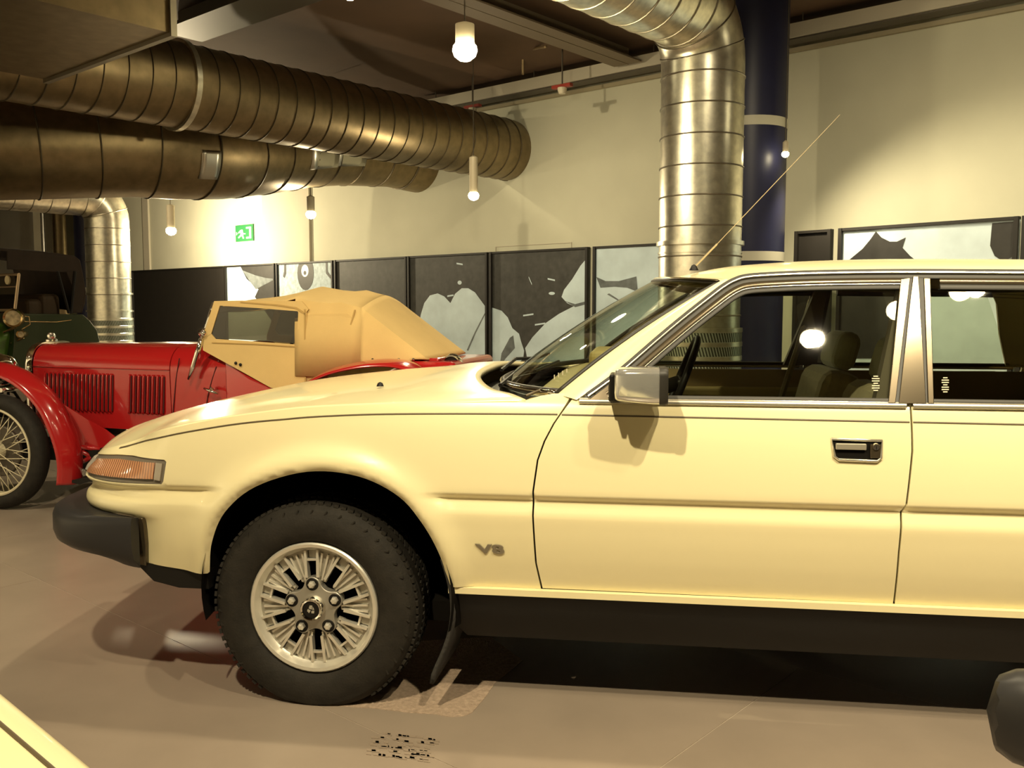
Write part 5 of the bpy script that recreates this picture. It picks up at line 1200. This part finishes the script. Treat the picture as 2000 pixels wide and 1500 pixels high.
# ------------------------------------------------------------------ cars cut by the lower corners of the picture
# left: rounded cream wing and bonnet edge
e1, e2 = at(0, 1322, 1.22), at(225, 1503, 1.08)
fc_ = empty('cream_car', (e1.x, e1.y, 0), 0, 'cream car wing edge cut off in the lower left corner', 'car')
dv = (e2 - e1); dv.z = 0; dv.normalize(); nv_ = Vector((dv.y, -dv.x, 0)); nv_ = nv_ if nv_.dot(Vector((-1, -.3, 0))) > 0 else -nv_   # points away to the left, into the car
def shell(t, v):
    p = e1 + dv * lerp(-0.35, 1.0, t); zt_l = lerp(e1.z + (e1.z - e2.z) / (e2 - e1).xy.length * 0.35, e2.z - (e1.z - e2.z) / (e2 - e1).xy.length * 0.75, t)
    # v: 0 sill -> 0.5 shoulder -> 1 bonnet centre
    if v < 0.45: k = v / 0.45; o_ = 0.03 * (1 - k) ** 2; z = lerp(0.22, zt_l - 0.03, k)
    elif v < 0.6: a = (v - 0.45) / 0.15 * pi / 2; o_ = 0.05 * (1 - cos(a)); z = zt_l - 0.03 + 0.03 * sin(a)
    else: k = (v - 0.6) / 0.4; o_ = 0.05 + 0.75 * k; z = zt_l + 0.06 * k - 0.02 * k * k
    end = sstep(0, .22, t); q = p + nv_ * (o_ + 0.10 * (1 - end) ** 2); return q.x - e1.x, q.y - e1.y, z - 0.10 * (1 - end) ** 2
MB().grid(shell, 40, 50).build('wing_panel', PAINT, fc_, smooth=50)
mb = MB(); mb.tube([Vector(shell(k / 30, 0.60)) + Vector((0, 0, .001)) for k in range(2, 31)], 0.003, 6); mb.build('bonnet_seam', STRIPE, fc_, smooth=True)
q_ = Vector(((dv * 0.45 + nv_ * 0.14).x, (dv * 0.45 + nv_ * 0.14).y, 0.30))
ax = nv_; mb = MB(); mb.tube([q_ - ax * 0.08, q_ + ax * 0.10], 0.2995, 32); mb.build('front_tyre', RUBBER, fc_, smooth=40)
# right: black bumper end
b0 = at(1920, 1380, 1.42)
rc = empty('dark_bumper_car', (b0.x, b0.y, 0), 0, 'dark rubber bumper end of a car at the lower right edge', 'car')
bd = Vector((0.90, -0.43, 0)).normalized(); bn_ = Vector((bd.y, -bd.x, 0)); z0_ = b0.z
prof = [(-0.06, 0.062), (-0.02, 0.076), (0.035, 0.074), (0.065, 0.045), (0.065, -0.02), (0.050, -0.07), (0.0, -0.10), (-0.06, -0.09)]
vs_ = []; NS = 16
for i in range(NS + 1):
    t = i / NS * 1.0; k = sstep(-0.04, 0.10, t) ** 0.5 if t > 0 else 0.35
    k = max(0.45, k)
    for a, b in prof:
        p = bd * (t * 1.3) + bn_ * (a * k) + Vector((0, 0, z0_ + b * (0.65 + 0.35 * k))); vs_.append(p)
S = len(prof); mb = MB(); mb.add(vs_, [(i * S + k, (i + 1) * S + k, (i + 1) * S + (k + 1) % S, i * S + (k + 1) % S) for i in range(NS) for k in range(S)] + [tuple(range(S)), tuple(NS * S + k for k in range(S))])
bo_ = mb.build('bumper', BUMPER, rc, smooth=60, sub=1)
MB().tube([bd * 0.10 - bn_ * 0.058 + Vector((0, 0, z0_ + .01)), bd * 1.2 - bn_ * 0.058 + Vector((0, 0, z0_ - .005))], 0.012, 8).build('bumper_insert', M_SEAM, bo_)
mb = MB(); c = bd * 0.85 + bn_ * 0.0 - bn_ * 0; sgn = 1 if (bn_.dot(Vector((0, -1, 0))) > 0) else -1
mb.box(bd * 0.95 + bn_ * sgn * 0.45 + Vector((0, 0, 0.42)), (1.3, 0.75, 0.40), Matrix.Rotation(atan2(bd.y, bd.x), 3, 'Z')); mb.build('body_panel', mat('dark_paint', (0.03, 0.025, 0.02), 0.3, coat=0.6), rc, bevel=0.05)
for k in (0.5, 1.4):
    p = bd * k + bn_ * sgn * 0.5; mb = MB(); mb.tube([p - bn_ * 0.3 + Vector((0, 0, .22)), p + bn_ * 0.3 + Vector((0, 0, .22))], 0.2195, 24); mb.build('tyre', RUBBER, rc, smooth=40)

# ------------------------------------------------------------------ things on the floor
M_MAT = mat('worn_mat', (0.36, 0.27, 0.20), 0.9, noise=0.22, nscale=70, bump=0.5, bscale=160)
mp = [on_floor(u, v) for u, v in ((600, 1368), (640, 1376), (690, 1381), (735, 1384), (760, 1387), (800, 1391), (850, 1396), (880, 1400), (905, 1400), (922, 1392), (945, 1362), (966, 1333))]
poly = [(p.x + random.uniform(-.004, .004), p.y + random.uniform(-.004, .004)) for p in mp]
poly += [(mp[-1].x + 0.09, mp[-1].y + 0.18), (mp[-1].x - 0.02, mp[-1].y + 0.40), (mp[0].x + 0.05, mp[0].y + 0.45)]
tag(MB().prism(poly, lambda a, b, h: (a, b, h), 0.0012).build('worn_mat', M_MAT), 'worn pinkish mat under the cream car front wheel', 'mat')
mb = MB()
for i in range(6):
    for k in range(15):
        if random.random() < 0.18: continue
        p = on_floor(738 + 8 * k + random.uniform(-3, 3) - 3 * i, 1432 + 8 * i + 0.9 * k + random.uniform(-2, 2)); r = random.uniform(.005, .011)
        mb.prism([(p.x - r, p.y - .006), (p.x + r * 1.3, p.y - .010), (p.x + r, p.y + .003), (p.x - r * 1.2, p.y + .006)], lambda a, b, h: (a, b, h + 0.0004), 0.0012)
tag(mb.build('tyre_print', mat('print_stain', (0.25, 0.198, 0.152), 0.6)), 'faint brown tyre tread print on the floor in front of the wheel', 'tyre print', kind='stuff')
